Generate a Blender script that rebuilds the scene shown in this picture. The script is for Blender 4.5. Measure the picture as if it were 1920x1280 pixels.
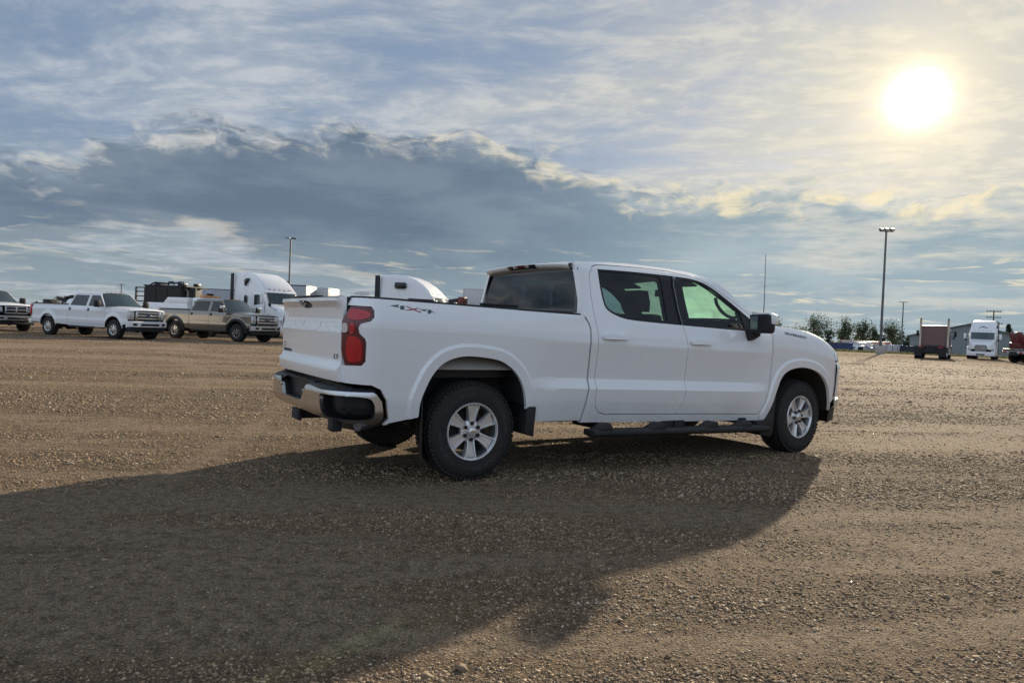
import bpy, bmesh, math, random
import numpy as np
from mathutils import Vector, Matrix
from mathutils.geometry import delaunay_2d_cdt
R = math.radians
random.seed(7); rng = np.random.default_rng(7)
for o in list(bpy.data.objects): bpy.data.objects.remove(o)
scene = bpy.context.scene
COL = scene.collection

# ------------------------------------------------------------------ camera
cam_data = bpy.data.cameras.new('camera'); cam = bpy.data.objects.new('camera', cam_data); COL.objects.link(cam)
cam_data.sensor_fit = 'HORIZONTAL'; cam_data.sensor_width = 36.0; cam_data.lens = 1362.07/1920*36
cam_data.clip_start = 0.05; cam_data.clip_end = 6000
_p, _r = -0.019295, 0.041824
_f = Vector((0, math.cos(_p), math.sin(_p))); _u = Vector((0, -math.sin(_p), math.cos(_p))); _x = Vector((1, 0, 0))
_rx = _x*math.cos(_r)+_u*math.sin(_r); _ux = -_x*math.sin(_r)+_u*math.cos(_r)
cam.matrix_world = Matrix(((_rx.x, _ux.x, -_f.x, 0), (_rx.y, _ux.y, -_f.y, 0), (_rx.z, _ux.z, -_f.z, 1.2132), (0, 0, 0, 1)))
scene.camera = cam

# ------------------------------------------------------------------ exposure
scene.view_settings.view_transform = 'Standard'; scene.view_settings.look = 'None'
scene.view_settings.exposure = 1.0; scene.view_settings.gamma = 1.0; scene.view_settings.use_curve_mapping = False
scene.render.engine = 'CYCLES'
scene.cycles.use_denoising = True
scene.cycles.max_bounces = 8; scene.cycles.transparent_max_bounces = 16
scene.cycles.caustics_reflective = False; scene.cycles.caustics_refractive = False

# ------------------------------------------------------------------ sun
SUN_AZ, SUN_EL = R(28.36), R(16.45)
SUN = Vector((math.sin(SUN_AZ)*math.cos(SUN_EL), math.cos(SUN_AZ)*math.cos(SUN_EL), math.sin(SUN_EL)))
sd = bpy.data.lights.new('sun', 'SUN'); sd.energy = 4.3; sd.angle = R(0.8); sd.color = (1.0, 0.86, 0.66)
so = bpy.data.objects.new('sun', sd); COL.objects.link(so); so.rotation_euler = SUN.to_track_quat('Z', 'Y').to_euler(); so.location = (20, 40, 30)

# ------------------------------------------------------------------ node helpers
class NT:
    def __init__(s, tree): s.t = tree
    def n(s, typ, **kw):
        a = s.t.nodes.new(typ)
        for k, v in kw.items():
            if k == 'ins':
                for i, val in v.items(): s.put(a.inputs[i], val)
            else: setattr(a, k, v)
        return a
    def put(s, sock, v):
        if isinstance(v, bpy.types.NodeSocket): s.t.links.new(v, sock)
        elif v is not None:
            if sock.type == 'RGBA' and len(v) == 3: v = (*v, 1)
            sock.default_value = v
    def m(s, op, a, b=None, c=None, clamp=False):
        q = s.n('ShaderNodeMath', operation=op, use_clamp=clamp)
        for i, v in enumerate((a, b, c)):
            if v is not None: s.put(q.inputs[i], v)
        return q.outputs[0]
    def ss(s, x, a, b):   # smoothstep
        q = s.n('ShaderNodeMapRange', interpolation_type='SMOOTHSTEP', clamp=True)
        s.put(q.inputs[0], x); s.put(q.inputs[1], a); s.put(q.inputs[2], b); q.inputs[3].default_value = 0; q.inputs[4].default_value = 1
        return q.outputs[0]
    def mr(s, x, a, b, c, d):
        q = s.n('ShaderNodeMapRange', clamp=True)
        for i, v in enumerate((x, a, b, c, d)): s.put(q.inputs[i], v)
        return q.outputs[0]
    def noise(s, vec, scale, detail=6, rough=.55, dist=0, dim='3D', out=0):
        q = s.n('ShaderNodeTexNoise', noise_dimensions=dim)
        if vec is not None: s.put(q.inputs['Vector'], vec)
        q.inputs['Scale'].default_value = scale; q.inputs['Detail'].default_value = detail; q.inputs['Roughness'].default_value = rough; q.inputs['Distortion'].default_value = dist
        return q.outputs[out]
    def noise2(s, vec, scale, detail=6, rough=.55, dist=0, out=0): return s.noise(vec, scale, detail, rough, dist, '2D', out)
    def vor2(s, vec, scale):
        q = s.n('ShaderNodeTexVoronoi', voronoi_dimensions='2D'); s.put(q.inputs['Vector'], vec); q.inputs['Scale'].default_value = scale; return q.outputs['Distance']
    def vor(s, vec, scale, feature='F1', out='Distance', rand=1.0):
        q = s.n('ShaderNodeTexVoronoi', feature=feature)
        if vec is not None: s.put(q.inputs['Vector'], vec)
        q.inputs['Scale'].default_value = scale; q.inputs['Randomness'].default_value = rand
        return q.outputs[out]
    def xyz(s, x, y, z=0.0):
        q = s.n('ShaderNodeCombineXYZ'); s.put(q.inputs[0], x); s.put(q.inputs[1], y); s.put(q.inputs[2], z); return q.outputs[0]
    def sep(s, v):
        q = s.n('ShaderNodeSeparateXYZ'); s.put(q.inputs[0], v); return q.outputs
    def mix(s, f, a, b, typ='MIX', clamp=True):
        q = s.n('ShaderNodeMix', data_type='RGBA', blend_type=typ, clamp_factor=clamp)
        s.put(q.inputs[0], f); s.put(q.inputs[6], a); s.put(q.inputs[7], b); return q.outputs[2]
    def ramp(s, f, stops, interp='LINEAR'):
        q = s.n('ShaderNodeValToRGB'); q.color_ramp.interpolation = interp; s.put(q.inputs[0], f)
        e = q.color_ramp.elements
        while len(e) < len(stops): e.new(0.5)
        for el, (p, c) in zip(e, stops):
            el.position = p; el.color = (*c, 1) if len(c) == 3 else c
        return q.outputs[0]
    def curve(s, x, pts):
        q = s.n('ShaderNodeFloatCurve'); s.put(q.inputs['Value'], x); c = q.mapping.curves[0]
        while len(c.points) < len(pts): c.points.new(.5, .5)
        for p, (a, b) in zip(c.points, pts): p.location = (a, b)
        q.mapping.update(); return q.outputs[0]
    def vm(s, op, a, b=None, sc=None):
        q = s.n('ShaderNodeVectorMath', operation=op); s.put(q.inputs[0], a)
        if b is not None: s.put(q.inputs[1], b)
        if sc is not None: s.put(q.inputs['Scale'], sc)
        return q.outputs['Value'] if op in ('DOT_PRODUCT', 'LENGTH') else q.outputs[0]

# ------------------------------------------------------------------ sky
world = bpy.data.worlds.new('World'); scene.world = world; world.use_nodes = True
def build_sky():
    w = NT(world.node_tree); w.t.nodes.clear()
    K = 10.0   # background strength 0.1, colours below are radiances
    sky = w.n('ShaderNodeTexSky', sky_type='NISHITA', sun_disc=False); sky.sun_elevation = SUN_EL; sky.sun_rotation = SUN_AZ
    sky.air_density = 1.0; sky.dust_density = 1.5; sky.ozone_density = 1.5; sky.altitude = 600
    d = w.n('ShaderNodeTexCoord').outputs['Generated']
    x, y, z = w.sep(d)
    az = w.m('MULTIPLY', w.m('ARCTAN2', x, y), 57.2958)
    el = w.m('MULTIPLY', w.m('ARCSINE', z), 57.2958)
    ca = w.m('MULTIPLY', w.m('ARCCOSINE', w.m('MINIMUM', w.vm('DOT_PRODUCT', d, tuple(SUN)), 0.999999)), 57.2958)   # degrees from the sun
    g30 = w.m('EXPONENT', w.m('MULTIPLY', w.m('POWER', w.m('DIVIDE', ca, 29.0), 2.0), -1.0))
    g10 = w.m('EXPONENT', w.m('MULTIPLY', w.m('POWER', w.m('DIVIDE', ca, 8.0), 2.0), -1.0))
    g5 = w.m('EXPONENT', w.m('MULTIPLY', w.m('POWER', w.m('DIVIDE', ca, 3.6), 2.0), -1.0))
    # --- clear sky and its haze
    base = w.vm('SCALE', sky.outputs[0], sc=SKY_K)
    base = w.mix(0.75, base, tuple(K*c for c in (.122, .162, .230)))
    low = w.ss(el, 14.0, 0.0)
    base = w.mix(w.m('MULTIPLY', low, .85), base, w.mix(g30, tuple(K*c for c in (.148, .180, .186)), tuple(K*c for c in (.30, .33, .33))))
    # --- high thin clouds on a plane above
    zz = w.m('ADD', w.m('MAXIMUM', z, 0.0), 0.10)
    px, py = w.m('DIVIDE', x, zz), w.m('DIVIDE', y, zz)
    q = w.xyz(w.m('ADD', w.m('MULTIPLY', px, 1.0), w.m('MULTIPLY', py, .25)), w.m('MULTIPLY', py, 1.5), 3.7)
    warp = w.noise2(q, 0.9, 2, .5, out=1)
    q2 = w.vm('ADD', q, w.vm('SCALE', w.vm('SUBTRACT', warp, (.5, .5, .5)), sc=.45))
    n1 = w.noise2(q2, 1.5, 6, .60)
    n2 = w.noise2(w.vm('ADD', q2, (5.2, 1.3, 7.7)), 5.5, 5, .62)
    n3 = w.noise2(q, .55, 1, .5)
    wis = w.m('ADD', w.m('MULTIPLY', n1, .70), w.m('ADD', w.m('MULTIPLY', n2, .25), w.m('MULTIPLY', n3, .25)))
    cov = w.ss(w.m('ADD', wis, w.m('MULTIPLY', g30, .16)), .44, .80)
    cold = tuple(K*c for c in (.265, .285, .312)); warm = tuple(K*c for c in (.412, .385, .312))
    wc = w.mix(w.m('MULTIPLY', g30, .9), cold, warm)
    wc = w.mix(w.m('MULTIPLY', w.ss(n2, .66, .40), .55), wc, w.mix(g30, tuple(K*c for c in (.165, .20, .25)), tuple(K*c for c in (.270, .275, .262))))
    col = w.mix(w.m('MULTIPLY', cov, .90), base, wc)
    # --- the long grey bank
    a01 = w.m('ADD', w.m('DIVIDE', az, 360.0), .5)
    def cv(pts, s): return w.m('MULTIPLY', w.curve(a01, [((a+180)/360, (e+2)/s) for a, e in pts]), s)
    top = w.m('SUBTRACT', cv([(-180, 9), (-70, 8.5), (-35.5, 9.8), (-28.9, 11.9), (-20, 14.0), (-9.8, 14.6), (-0.7, 14.0), (5.2, 12.3), (11.5, 10.9), (24.6, 10.6), (34, 10.0), (70, 9.5), (180, 9)], 30.0), 2.0)
    bot = w.m('SUBTRACT', cv([(-180, 4), (-70, 4.5), (-35.4, 4.6), (-27.8, 5.4), (-18.9, 4.2), (-11, 2.4), (-4, .6), (4, -.6), (20, -1.6), (34, -1.6), (70, 0), (180, 4)], 30.0), 2.0)
    e3 = w.xyz(w.m('MULTIPLY', az, .17), w.m('MULTIPLY', el, .40), 1.0)
    e3w = w.vm('ADD', e3, w.vm('SCALE', w.vm('SUBTRACT', w.noise2(e3, 1.3, 2, .55, out=1), (.5, .5, .5)), sc=.55))
    ne = w.noise2(e3w, 1.0, 7, .60)
    puff = w.vor2(e3w, 2.6); puff2 = w.vor2(e3w, 6.0)
    lump = w.m('ADD', w.m('MULTIPLY', w.m('SUBTRACT', ne, .5), 4.6), w.m('ADD', w.m('MULTIPLY', w.m('SUBTRACT', .42, puff), 1.3), w.m('MULTIPLY', w.m('SUBTRACT', .42, puff2), .6)))
    tu = w.m('SUBTRACT', w.m('ADD', top, lump), el)           # >0 inside the bank, degrees below its upper edge
    e4 = w.xyz(w.m('MULTIPLY', az, .10), w.m('MULTIPLY', el, .55), 4.0)
    nb = w.noise2(e4, 1.0, 6, .60)
    nb_ = nb
    bu = w.m('SUBTRACT', el, w.m('ADD', bot, w.m('MULTIPLY', w.m('SUBTRACT', nb, .5), 5.5)))
    mt = w.ss(tu, -0.7, 1.5); mb = w.ss(bu, -.3, 1.3)
    mask = w.m('MULTIPLY', w.m('MULTIPLY', mt, mb), w.m('SUBTRACT', 1.0, w.m('MULTIPLY', w.m('MULTIPLY', w.ss(az, 2, 24), w.ss(az, 150, 90)), w.m('MULTIPLY', w.ss(nb, .42, .66), .65))))
    nbk = w.noise2(w.xyz(w.m('MULTIPLY', az, .07), w.m('MULTIPLY', el, .26), 9.0), 1.2, 5, .58)
    bl = w.mix(w.ss(nbk, .34, .70), tuple(K*c for c in (.070, .097, .136)), tuple(K*c for c in (.100, .130, .166)))
    br_ = w.mix(w.ss(nbk, .34, .70), tuple(K*c for c in (.150, .200, .232)), tuple(K*c for c in (.205, .250, .272)))
    side = w.m('ADD', w.ss(az, -8, 22), w.m('MULTIPLY', w.ss(el, 8, 1.0), .55), clamp=True)
    side = w.m('MULTIPLY', side, w.ss(az, 150, 90))
    bank = w.mix(side, bl, br_)
    # sunlit rims of the bank: cream, yellow towards the sun
    rimc = w.mix(g30, tuple(K*c for c in (.385, .375, .345)), tuple(K*c for c in (.60, .49, .26)))
    rim = w.m('MULTIPLY', w.ss(tu, 2.6, .1), w.ss(w.noise2(e3w, 1.6, 4, .6), .40, .66))
    bank = w.mix(w.m('MULTIPLY', rim, .90), bank, rimc)
    rim2 = w.m('MULTIPLY', w.ss(bu, 1.9, .1), w.m('MULTIPLY', w.ss(az, 8, -14), w.ss(nb, .40, .62)))
    bank = w.mix(w.m('MULTIPLY', rim2, .85), bank, tuple(K*c for c in (.36, .325, .265)))
    col = w.mix(mask, col, bank)
    # --- low streaks near the horizon
    e5 = w.xyz(w.m('MULTIPLY', az, .065), w.m('MULTIPLY', el, .62), 2.0)
    e5 = w.vm('ADD', e5, w.vm('SCALE', w.vm('SUBTRACT', w.noise2(e5, 1.5, 1, .5, out=1), (.5, .5, .5)), sc=.5))
    ns = w.noise2(e5, 1.1, 6, .58)
    lowb = w.m('MULTIPLY', w.ss(el, 7.5, 4.5), w.ss(el, -.2, 1.2))
    ns = w.m('ADD', ns, w.m('MULTIPLY', w.m('MULTIPLY', w.ss(el, 4.2, 2.8), w.ss(el, .7, 1.7)), w.m('MULTIPLY', w.ss(az, 2, -14), .13)))
    col = w.mix(w.m('MULTIPLY', w.m('MULTIPLY', lowb, w.ss(ns, .50, .62)), .85), col, w.mix(side, tuple(K*c for c in (.092, .120, .148)), tuple(K*c for c in (.165, .212, .240))))
    lt = w.m('MULTIPLY', lowb, w.m('MULTIPLY', w.m('MULTIPLY', w.ss(ns, .52, .56), w.ss(ns, .62, .57)), w.ss(w.noise2(e5, 3.5, 3, .6), .45, .62)))
    col = w.mix(w.m('MULTIPLY', lt, w.m('ADD', .40, w.m('MULTIPLY', g30, .4))), col, w.mix(g30, tuple(K*c for c in (.36, .33, .27)), tuple(K*c for c in (.45, .40, .29))))
    # sky boosted far round from the sun, out of view, as added fill light
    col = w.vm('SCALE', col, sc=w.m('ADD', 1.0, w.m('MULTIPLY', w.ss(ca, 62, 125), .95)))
    # --- glow of the veiled sun
    gl = w.m('ADD', w.m('MULTIPLY', g10, .05), w.m('MULTIPLY', g5, .38))
    col = w.vm('ADD', col, w.vm('SCALE', w.mix(g5, (1.0, .74, .34), (1.0, .76, .34)), sc=w.m('MULTIPLY', gl, K*.55)))
    core = w.m('EXPONENT', w.m('MULTIPLY', w.m('POWER', w.m('DIVIDE', w.m('MAXIMUM', w.m('ADD', ca, w.m('MULTIPLY', w.m('SUBTRACT', n2, .5), .9)), 0.0), 1.28), 2.0), -1.0))
    col = w.vm('ADD', col, w.vm('SCALE', (1.0, .90, .66), sc=w.m('MULTIPLY', core, K*1.6)))
    # ground side of the dome: dull earth, never seen
    col = w.mix(w.ss(z, -.004, -.03), col, tuple(K*c for c in (.07, .058, .045)))
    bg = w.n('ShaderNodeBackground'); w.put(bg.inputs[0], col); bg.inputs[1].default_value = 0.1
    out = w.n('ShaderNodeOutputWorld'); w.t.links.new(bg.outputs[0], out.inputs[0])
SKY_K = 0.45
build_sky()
world.cycles.sampling_method = 'MANUAL'; world.cycles.sample_map_resolution = 1024

# ------------------------------------------------------------------ mesh helpers
def link(o, parent=None):
    COL.objects.link(o)
    if parent is not None: o.parent = parent
    return o
def tag(o, label=None, cat=None, group=None, kind=None):
    if label: o['label'] = label
    if cat: o['category'] = cat
    if group: o['group'] = group
    if kind: o['kind'] = kind
    return o
def empty(name, loc=(0, 0, 0), rz=0.0):
    o = bpy.data.objects.new(name, None); o.empty_display_size = .3; COL.objects.link(o)
    o.location = loc; o.rotation_euler = (0, 0, rz); return o
def finish(me, mat, smooth=35):
    if mat is not None: me.materials.append(mat)
    if smooth:
        me.polygons.foreach_set('use_smooth', [True]*len(me.polygons))
        try: me.set_sharp_from_angle(angle=R(smooth))
        except Exception: pass
    me.update()
class MB:
    def __init__(s): s.v = []; s.f = []
    def add(s, vs, fs):
        o = len(s.v); s.v += [tuple(v) for v in vs]; s.f += [tuple(i+o for i in f) for f in fs]; return s
    def box(s, x0, x1, y0, y1, z0, z1):
        if x0 > x1: x0, x1 = x1, x0
        if y0 > y1: y0, y1 = y1, y0
        if z0 > z1: z0, z1 = z1, z0
        return s.add([(x0, y0, z0), (x1, y0, z0), (x1, y1, z0), (x0, y1, z0), (x0, y0, z1), (x1, y0, z1), (x1, y1, z1), (x0, y1, z1)],
                     [(0, 3, 2, 1), (4, 5, 6, 7), (0, 1, 5, 4), (1, 2, 6, 5), (2, 3, 7, 6), (3, 0, 4, 7)])
    def cbox(s, c, d, m=None):
        b = MB().box(-d[0]/2, d[0]/2, -d[1]/2, d[1]/2, -d[2]/2, d[2]/2)
        if m is not None: b.v = [tuple(m @ Vector(v)) for v in b.v]
        return s.add([(v[0]+c[0], v[1]+c[1], v[2]+c[2]) for v in b.v], b.f)
    def tube(s, p0, p1, r0, r1=None, n=12, cap=True):
        r1 = r0 if r1 is None else r1
        a, b = Vector(p0), Vector(p1); d = (b-a).normalized(); u = d.orthogonal().normalized(); w = d.cross(u)
        vs = []
        for c, r in ((a, r0), (b, r1)):
            for i in range(n):
                t = 2*math.pi*i/n; vs.append(c+(u*math.cos(t)+w*math.sin(t))*r)
        fs = [(i, (i+1) % n, n+(i+1) % n, n+i) for i in range(n)]
        if cap: fs += [tuple(range(n-1, -1, -1)), tuple(range(n, 2*n))]
        return s.add(vs, fs)
    def path(s, pts, r, n=8, closed=False):
        P = [Vector(q) for q in pts]; m = len(P); vs = []; prev = None
        for i, c in enumerate(P):
            if closed: d = (P[(i+1) % m]-P[i-1]).normalized()
            else: d = (P[min(i+1, m-1)]-P[max(i-1, 0)]).normalized()
            if prev is None: u = d.orthogonal().normalized()
            else: u = (prev-d*prev.dot(d)).normalized()
            prev = u; w = d.cross(u); rr = r[i] if isinstance(r, (list, tuple)) else r
            for k in range(n):
                t = 2*math.pi*k/n; vs.append(c+(u*math.cos(t)+w*math.sin(t))*rr)
        fs = []
        for i in range(m if closed else m-1):
            a, b = i*n, ((i+1) % m)*n
            for k in range(n): fs.append((a+k, a+(k+1) % n, b+(k+1) % n, b+k))
        if not closed: fs += [tuple(range(n-1, -1, -1)), tuple(range((m-1)*n, m*n))]
        return s.add(vs, fs)
    def lathe(s, prof, o=(0, 0, 0), n=48, axis='y', closed=False):
        """prof: (radius, offset along axis)"""
        vs = []; m = len(prof)
        for i in range(n):
            t = 2*math.pi*i/n; c, q = math.cos(t), math.sin(t)
            for r, h in prof:
                v = (r*c, h, r*q) if axis == 'y' else ((r*c, r*q, h) if axis == 'z' else (h, r*c, r*q))
                vs.append((v[0]+o[0], v[1]+o[1], v[2]+o[2]))
        fs = []
        for i in range(n):
            a, b = i*m, ((i+1) % n)*m
            for k in range(m if closed else m-1):
                k2 = (k+1) % m; fs.append((a+k, a+k2, b+k2, b+k) if axis != 'y' else (a+k, b+k, b+k2, a+k2))
        return s.add(vs, fs)
    def prism(s, poly, d0, d1, axis='y'):
        n = len(poly)
        def P(a, b, d): return (a, d, b) if axis == 'y' else ((d, a, b) if axis == 'x' else (a, b, d))
        vs = [P(a, b, d0) for a, b in poly]+[P(a, b, d1) for a, b in poly]
        fs = [(i, (i+1) % n, n+(i+1) % n, n+i) for i in range(n)]+[tuple(range(n-1, -1, -1)), tuple(range(n, 2*n))]
        return s.add(vs, fs)
    def grid(s, fn, nu, nv):
        vs = [fn(i/nu, j/nv) for i in range(nu+1) for j in range(nv+1)]
        fs = [(i*(nv+1)+j, (i+1)*(nv+1)+j, (i+1)*(nv+1)+j+1, i*(nv+1)+j+1) for i in range(nu) for j in range(nv)]
        return s.add(vs, fs)
    def loft(s, secs, cap=True):
        n = len(secs[0]); vs = [p for q in secs for p in q]
        fs = [(i*n+k, i*n+(k+1) % n, (i+1)*n+(k+1) % n, (i+1)*n+k) for i in range(len(secs)-1) for k in range(n)]
        if cap: fs += [tuple(range(n-1, -1, -1)), tuple(range((len(secs)-1)*n, len(secs)*n))]
        return s.add(vs, fs)
    def xf(s, m): s.v = [tuple(m @ Vector(v)) for v in s.v]; return s
    def mirror(s): s.v = [(v[0], -v[1], v[2]) for v in s.v]; s.f = [tuple(reversed(f)) for f in s.f]; return s
    def mesh(s, name, bevel=0, seg=2, fix=True):
        me = bpy.data.meshes.new(name); me.from_pydata(s.v, [], s.f)
        if fix or bevel:
            bm = bmesh.new(); bm.from_mesh(me)
            if fix: bmesh.ops.recalc_face_normals(bm, faces=bm.faces)
            if bevel:
                es = [e for e in bm.edges if len(e.link_faces) == 2 and e.calc_face_angle(0) > .45]
                bmesh.ops.bevel(bm, geom=es, offset=bevel, segments=seg, profile=.5, affect='EDGES', clamp_overlap=True)
            bm.to_mesh(me); bm.free()
        return me
    def build(s, name, mat, parent=None, smooth=35, bevel=0, seg=2, fix=True, loc=None):
        me = s.mesh(name, bevel, seg, fix); finish(me, mat, smooth)
        o = bpy.data.objects.new(name, me)
        if loc is not None: o.location = loc
        return link(o, parent)
def both(mb, name, mat, parent, **kw):
    """a part on the right hand side and its mirror image on the left"""
    a = mb.build(name, mat, parent, **kw)
    b = MB(); b.v = list(mb.v); b.f = list(mb.f); b.mirror(); c = b.build(name, mat, parent, **kw)
    return a, c
def copy_tree(o, parent=None):
    c = o.copy(); COL.objects.link(c); c.parent = parent
    for ch in list(o.children): copy_tree(ch, c)
    return c

# ------------------------------------------------------------------ materials
def material(name, base, rough=.5, metal=0.0, coat=0.0, spec=.5, var=0.0, scale=6.0, bump=0.0, dust=None, emit=None):
    m = bpy.data.materials.new(name); m.use_nodes = True; t = NT(m.node_tree)
    b = m.node_tree.nodes['Principled BSDF']
    b.inputs['Roughness'].default_value = rough; b.inputs['Metallic'].default_value = metal
    b.inputs['Specular IOR Level'].default_value = spec
    b.inputs['Coat Weight'].default_value = coat; b.inputs['Coat Roughness'].default_value = .025; b.inputs['Coat IOR'].default_value = 1.7
    co = t.n('ShaderNodeTexCoord').outputs['Object']
    col = (*base, 1.0)
    if var:
        n = t.noise(co, scale, 6, .6)
        col = t.mix(n, tuple(max(0, c*(1-var)) for c in base), tuple(min(1, c*(1+var)) for c in base))
    if dust:   # (height, strength, colour): dried dust thrown up from the ground
        hz, st, dc = dust
        z = t.sep(co)[2]
        f = t.m('MULTIPLY', t.ss(t.m('ADD', z, t.m('MULTIPLY', t.m('SUBTRACT', t.noise(co, 3.0, 5, .6), .5), hz*.9)), hz, .1), t.mr(t.noise(co, 22.0, 6, .7), .3, .75, .35, 1.0))
        f = t.m('MULTIPLY', f, st)
        col = t.mix(f, col, dc)
        t.put(b.inputs['Roughness'], t.mr(f, 0, .6, rough, .8))
        if coat: t.put(b.inputs['Coat Weight'], t.mr(f, 0, .6, coat, .0))
    t.put(b.inputs['Base Color'], col)
    if bump:
        bn = t.n('ShaderNodeBump'); bn.inputs['Strength'].default_value = bump; bn.inputs['Distance'].default_value = .02
        t.put(bn.inputs['Height'], t.noise(co, scale*3, 6, .6)); t.put(b.inputs['Normal'], bn.outputs[0])
    if emit: t.put(b.inputs['Emission Color'], emit[0]); b.inputs['Emission Strength'].default_value = emit[1]
    return m
def glass(name, tint, f0=.05, dark=1.0, film=None):
    """thin pane: light passes tinted, the surface mirrors more at grazing angles"""
    m = bpy.data.materials.new(name); m.use_nodes = True; t = NT(m.node_tree); m.node_tree.nodes.clear()
    tr = t.n('ShaderNodeBsdfTransparent'); t.put(tr.inputs[0], tint)
    gl = t.n('ShaderNodeBsdfGlossy'); gl.inputs['Roughness'].default_value = .015; t.put(gl.inputs[0], (.95, .97, 1.0))
    body = tr.outputs[0]
    if film:   # dust on the pane scatters the light that falls on it
        tl = t.n('ShaderNodeBsdfTranslucent'); t.put(tl.inputs[0], film[1]); m2 = t.n('ShaderNodeMixShader'); co = t.n('ShaderNodeTexCoord').outputs['Object']
        t.put(m2.inputs[0], t.m('MULTIPLY', t.mr(t.noise(co, 4.0, 7, .72), .32, .68, .55, 1.25), film[0])); t.t.links.new(tr.outputs[0], m2.inputs[1]); t.t.links.new(tl.outputs[0], m2.inputs[2]); body = m2.outputs[0]
    g = t.n('ShaderNodeNewGeometry'); c = t.m('ABSOLUTE', t.vm('DOT_PRODUCT', g.outputs['Normal'], g.outputs['Incoming']))
    fr = t.m('ADD', f0, t.m('MULTIPLY', t.m('POWER', t.m('SUBTRACT', 1.0, c), 5.0), 1-f0), clamp=True)
    mx = t.n('ShaderNodeMixShader'); t.put(mx.inputs[0], t.m('MULTIPLY', fr, dark)); t.t.links.new(body, mx.inputs[1]); t.t.links.new(gl.outputs[0], mx.inputs[2])
    out = t.n('ShaderNodeOutputMaterial'); t.t.links.new(mx.outputs[0], out.inputs[0])
    return m
DUST = (.26, .21, .155)
MT = {}
MT['white_paint'] = material('white_paint', (.82, .825, .825), .45, coat=1.0, var=.012, scale=2, dust=(.70, .42, DUST))
MT['white_plain'] = material('white_plain', (.76, .765, .77), .38, coat=.5, var=.04, scale=3, dust=(.75, .4, DUST))
MT['black_plastic'] = material('black_plastic', (.013, .014, .016), .55, spec=.35, var=.25, scale=14, bump=.12, dust=(.55, .10, DUST))
MT['black_gloss'] = material('black_gloss', (.012, .012, .014), .18, coat=.3)
MT['black_trim'] = material('black_trim', (.009, .009, .011), .42, spec=.35)
MT['chassis'] = material('chassis', (.016, .016, .018), .75, var=.4, scale=9, bump=.2)
MT['liner'] = material('wheel_liner', (.03, .031, .033), .85, var=.35, scale=11, bump=.25)
MT['liner_tan'] = material('bed_underside', (.40, .37, .33), .7, var=.18, scale=5)
MT['interior'] = material('interior', (.022, .023, .026), .75, var=.2, scale=20)
MT['headliner'] = material('headliner', (.10, .105, .11), .9)
MT['chrome'] = material('bumper_chrome', (.56, .56, .555), .27, metal=1.0, var=.05, scale=4, dust=(.62, .35, DUST))
MT['alloy'] = material('alloy', (.74, .745, .75), .26, metal=.55, coat=.5, var=.06, scale=10)
MT['alloy_dark'] = material('alloy_barrel', (.30, .31, .32), .38, metal=.85)
MT['rubber'] = material('tyre_rubber', (.016, .016, .017), .80, spec=.3, var=.35, scale=7, bump=.15, dust=(1.2, .10, (.17, .15, .125)))
MT['rubber_text'] = material('tyre_lettering', (.045, .045, .046), .7)
MT['steel'] = material('steel', (.20, .20, .21), .45, metal=.9, var=.2, scale=8)
MT['mirror'] = material('mirror_glass', (.82, .88, .85), .02, metal=1.0)
MT['glass_front'] = glass('front_glass', (.70, .86, .76))
MT['glass_screen'] = glass('windscreen_glass', (.50, .70, .56), film=(.66, (.29, .45, .35)))
MT['glass_privacy'] = glass('privacy_glass', (.30, .37, .37))
MT['glass_rear'] = glass('rear_privacy_glass', (.055, .075, .085))
MT['red_lens'] = material('red_lens', (.44, .004, .010), .22, coat=.35, var=.30, scale=16)
MT['red_dark'] = material('dark_red_lens', (.10, .003, .008), .22, coat=.3)
MT['clear_lens'] = material('clear_lens', (.62, .55, .52), .15, coat=1.0, var=.15, scale=40)
MT['head_lens'] = material('headlamp_lens', (.55, .56, .58), .1, metal=.3, coat=1.0, var=.3, scale=20)
MT['decal_grey'] = material('decal_grey', (.075, .095, .115), .4)
MT['decal_red'] = material('decal_red', (.27, .012, .045), .4)
MT['badge'] = material('badge_chrome', (.20, .21, .22), .25, metal=.9)
MT['gold'] = material('emblem_gold', (.55, .44, .22), .3, metal=.7)

# ------------------------------------------------------------------ ground: a big gravel yard
def _lat(ix, iy, seed):
    h = (ix*374761393 + iy*668265263 + seed*974711) & 0xffffffff
    h = ((h ^ (h >> 13))*1274126177) & 0xffffffff
    return ((h ^ (h >> 16)) & 0xffff)/65535.0
def vnoise(x, y, seed=0):
    ix, iy = np.floor(x).astype(np.int64), np.floor(y).astype(np.int64); fx, fy = x-ix, y-iy
    fx, fy = fx*fx*(3-2*fx), fy*fy*(3-2*fy)
    a, b, c, d = _lat(ix, iy, seed), _lat(ix+1, iy, seed), _lat(ix, iy+1, seed), _lat(ix+1, iy+1, seed)
    return (a*(1-fx)+b*fx)*(1-fy)+(c*(1-fx)+d*fx)*fy
def fbm(x, y, seed=0, o=4):
    s = 0; a = .5
    for k in range(o): s = s+a*vnoise(x*2**k, y*2**k, seed+k); a *= .5
    return s
def ground_h(x, y):
    x = np.asarray(x, float); y = np.asarray(y, float)
    far = np.clip(1.3-np.hypot(x, y)/45, 0, 1)
    u = x*.97+y*.22; v = y*.97-x*.22
    rut = (fbm(u*.09, v*1.5, 5, 3)-.44)*.036                      # wheel ruts left by turning lorries
    fine = (fbm(x*2.2, y*2.2, 11, 3)-.44)*.022
    q = np.clip((y-90+x*.06)/9, 0, 1); w = np.clip((x-14)/8, 0, 1)
    drop = -1.5*q*q*(3-2*q)*w                                   # the land beyond the yard lies lower
    return drop+(rut+fine)*far*np.clip(np.hypot(x-.6, y-8.4)/3.2-.25, .12, 1)
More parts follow.
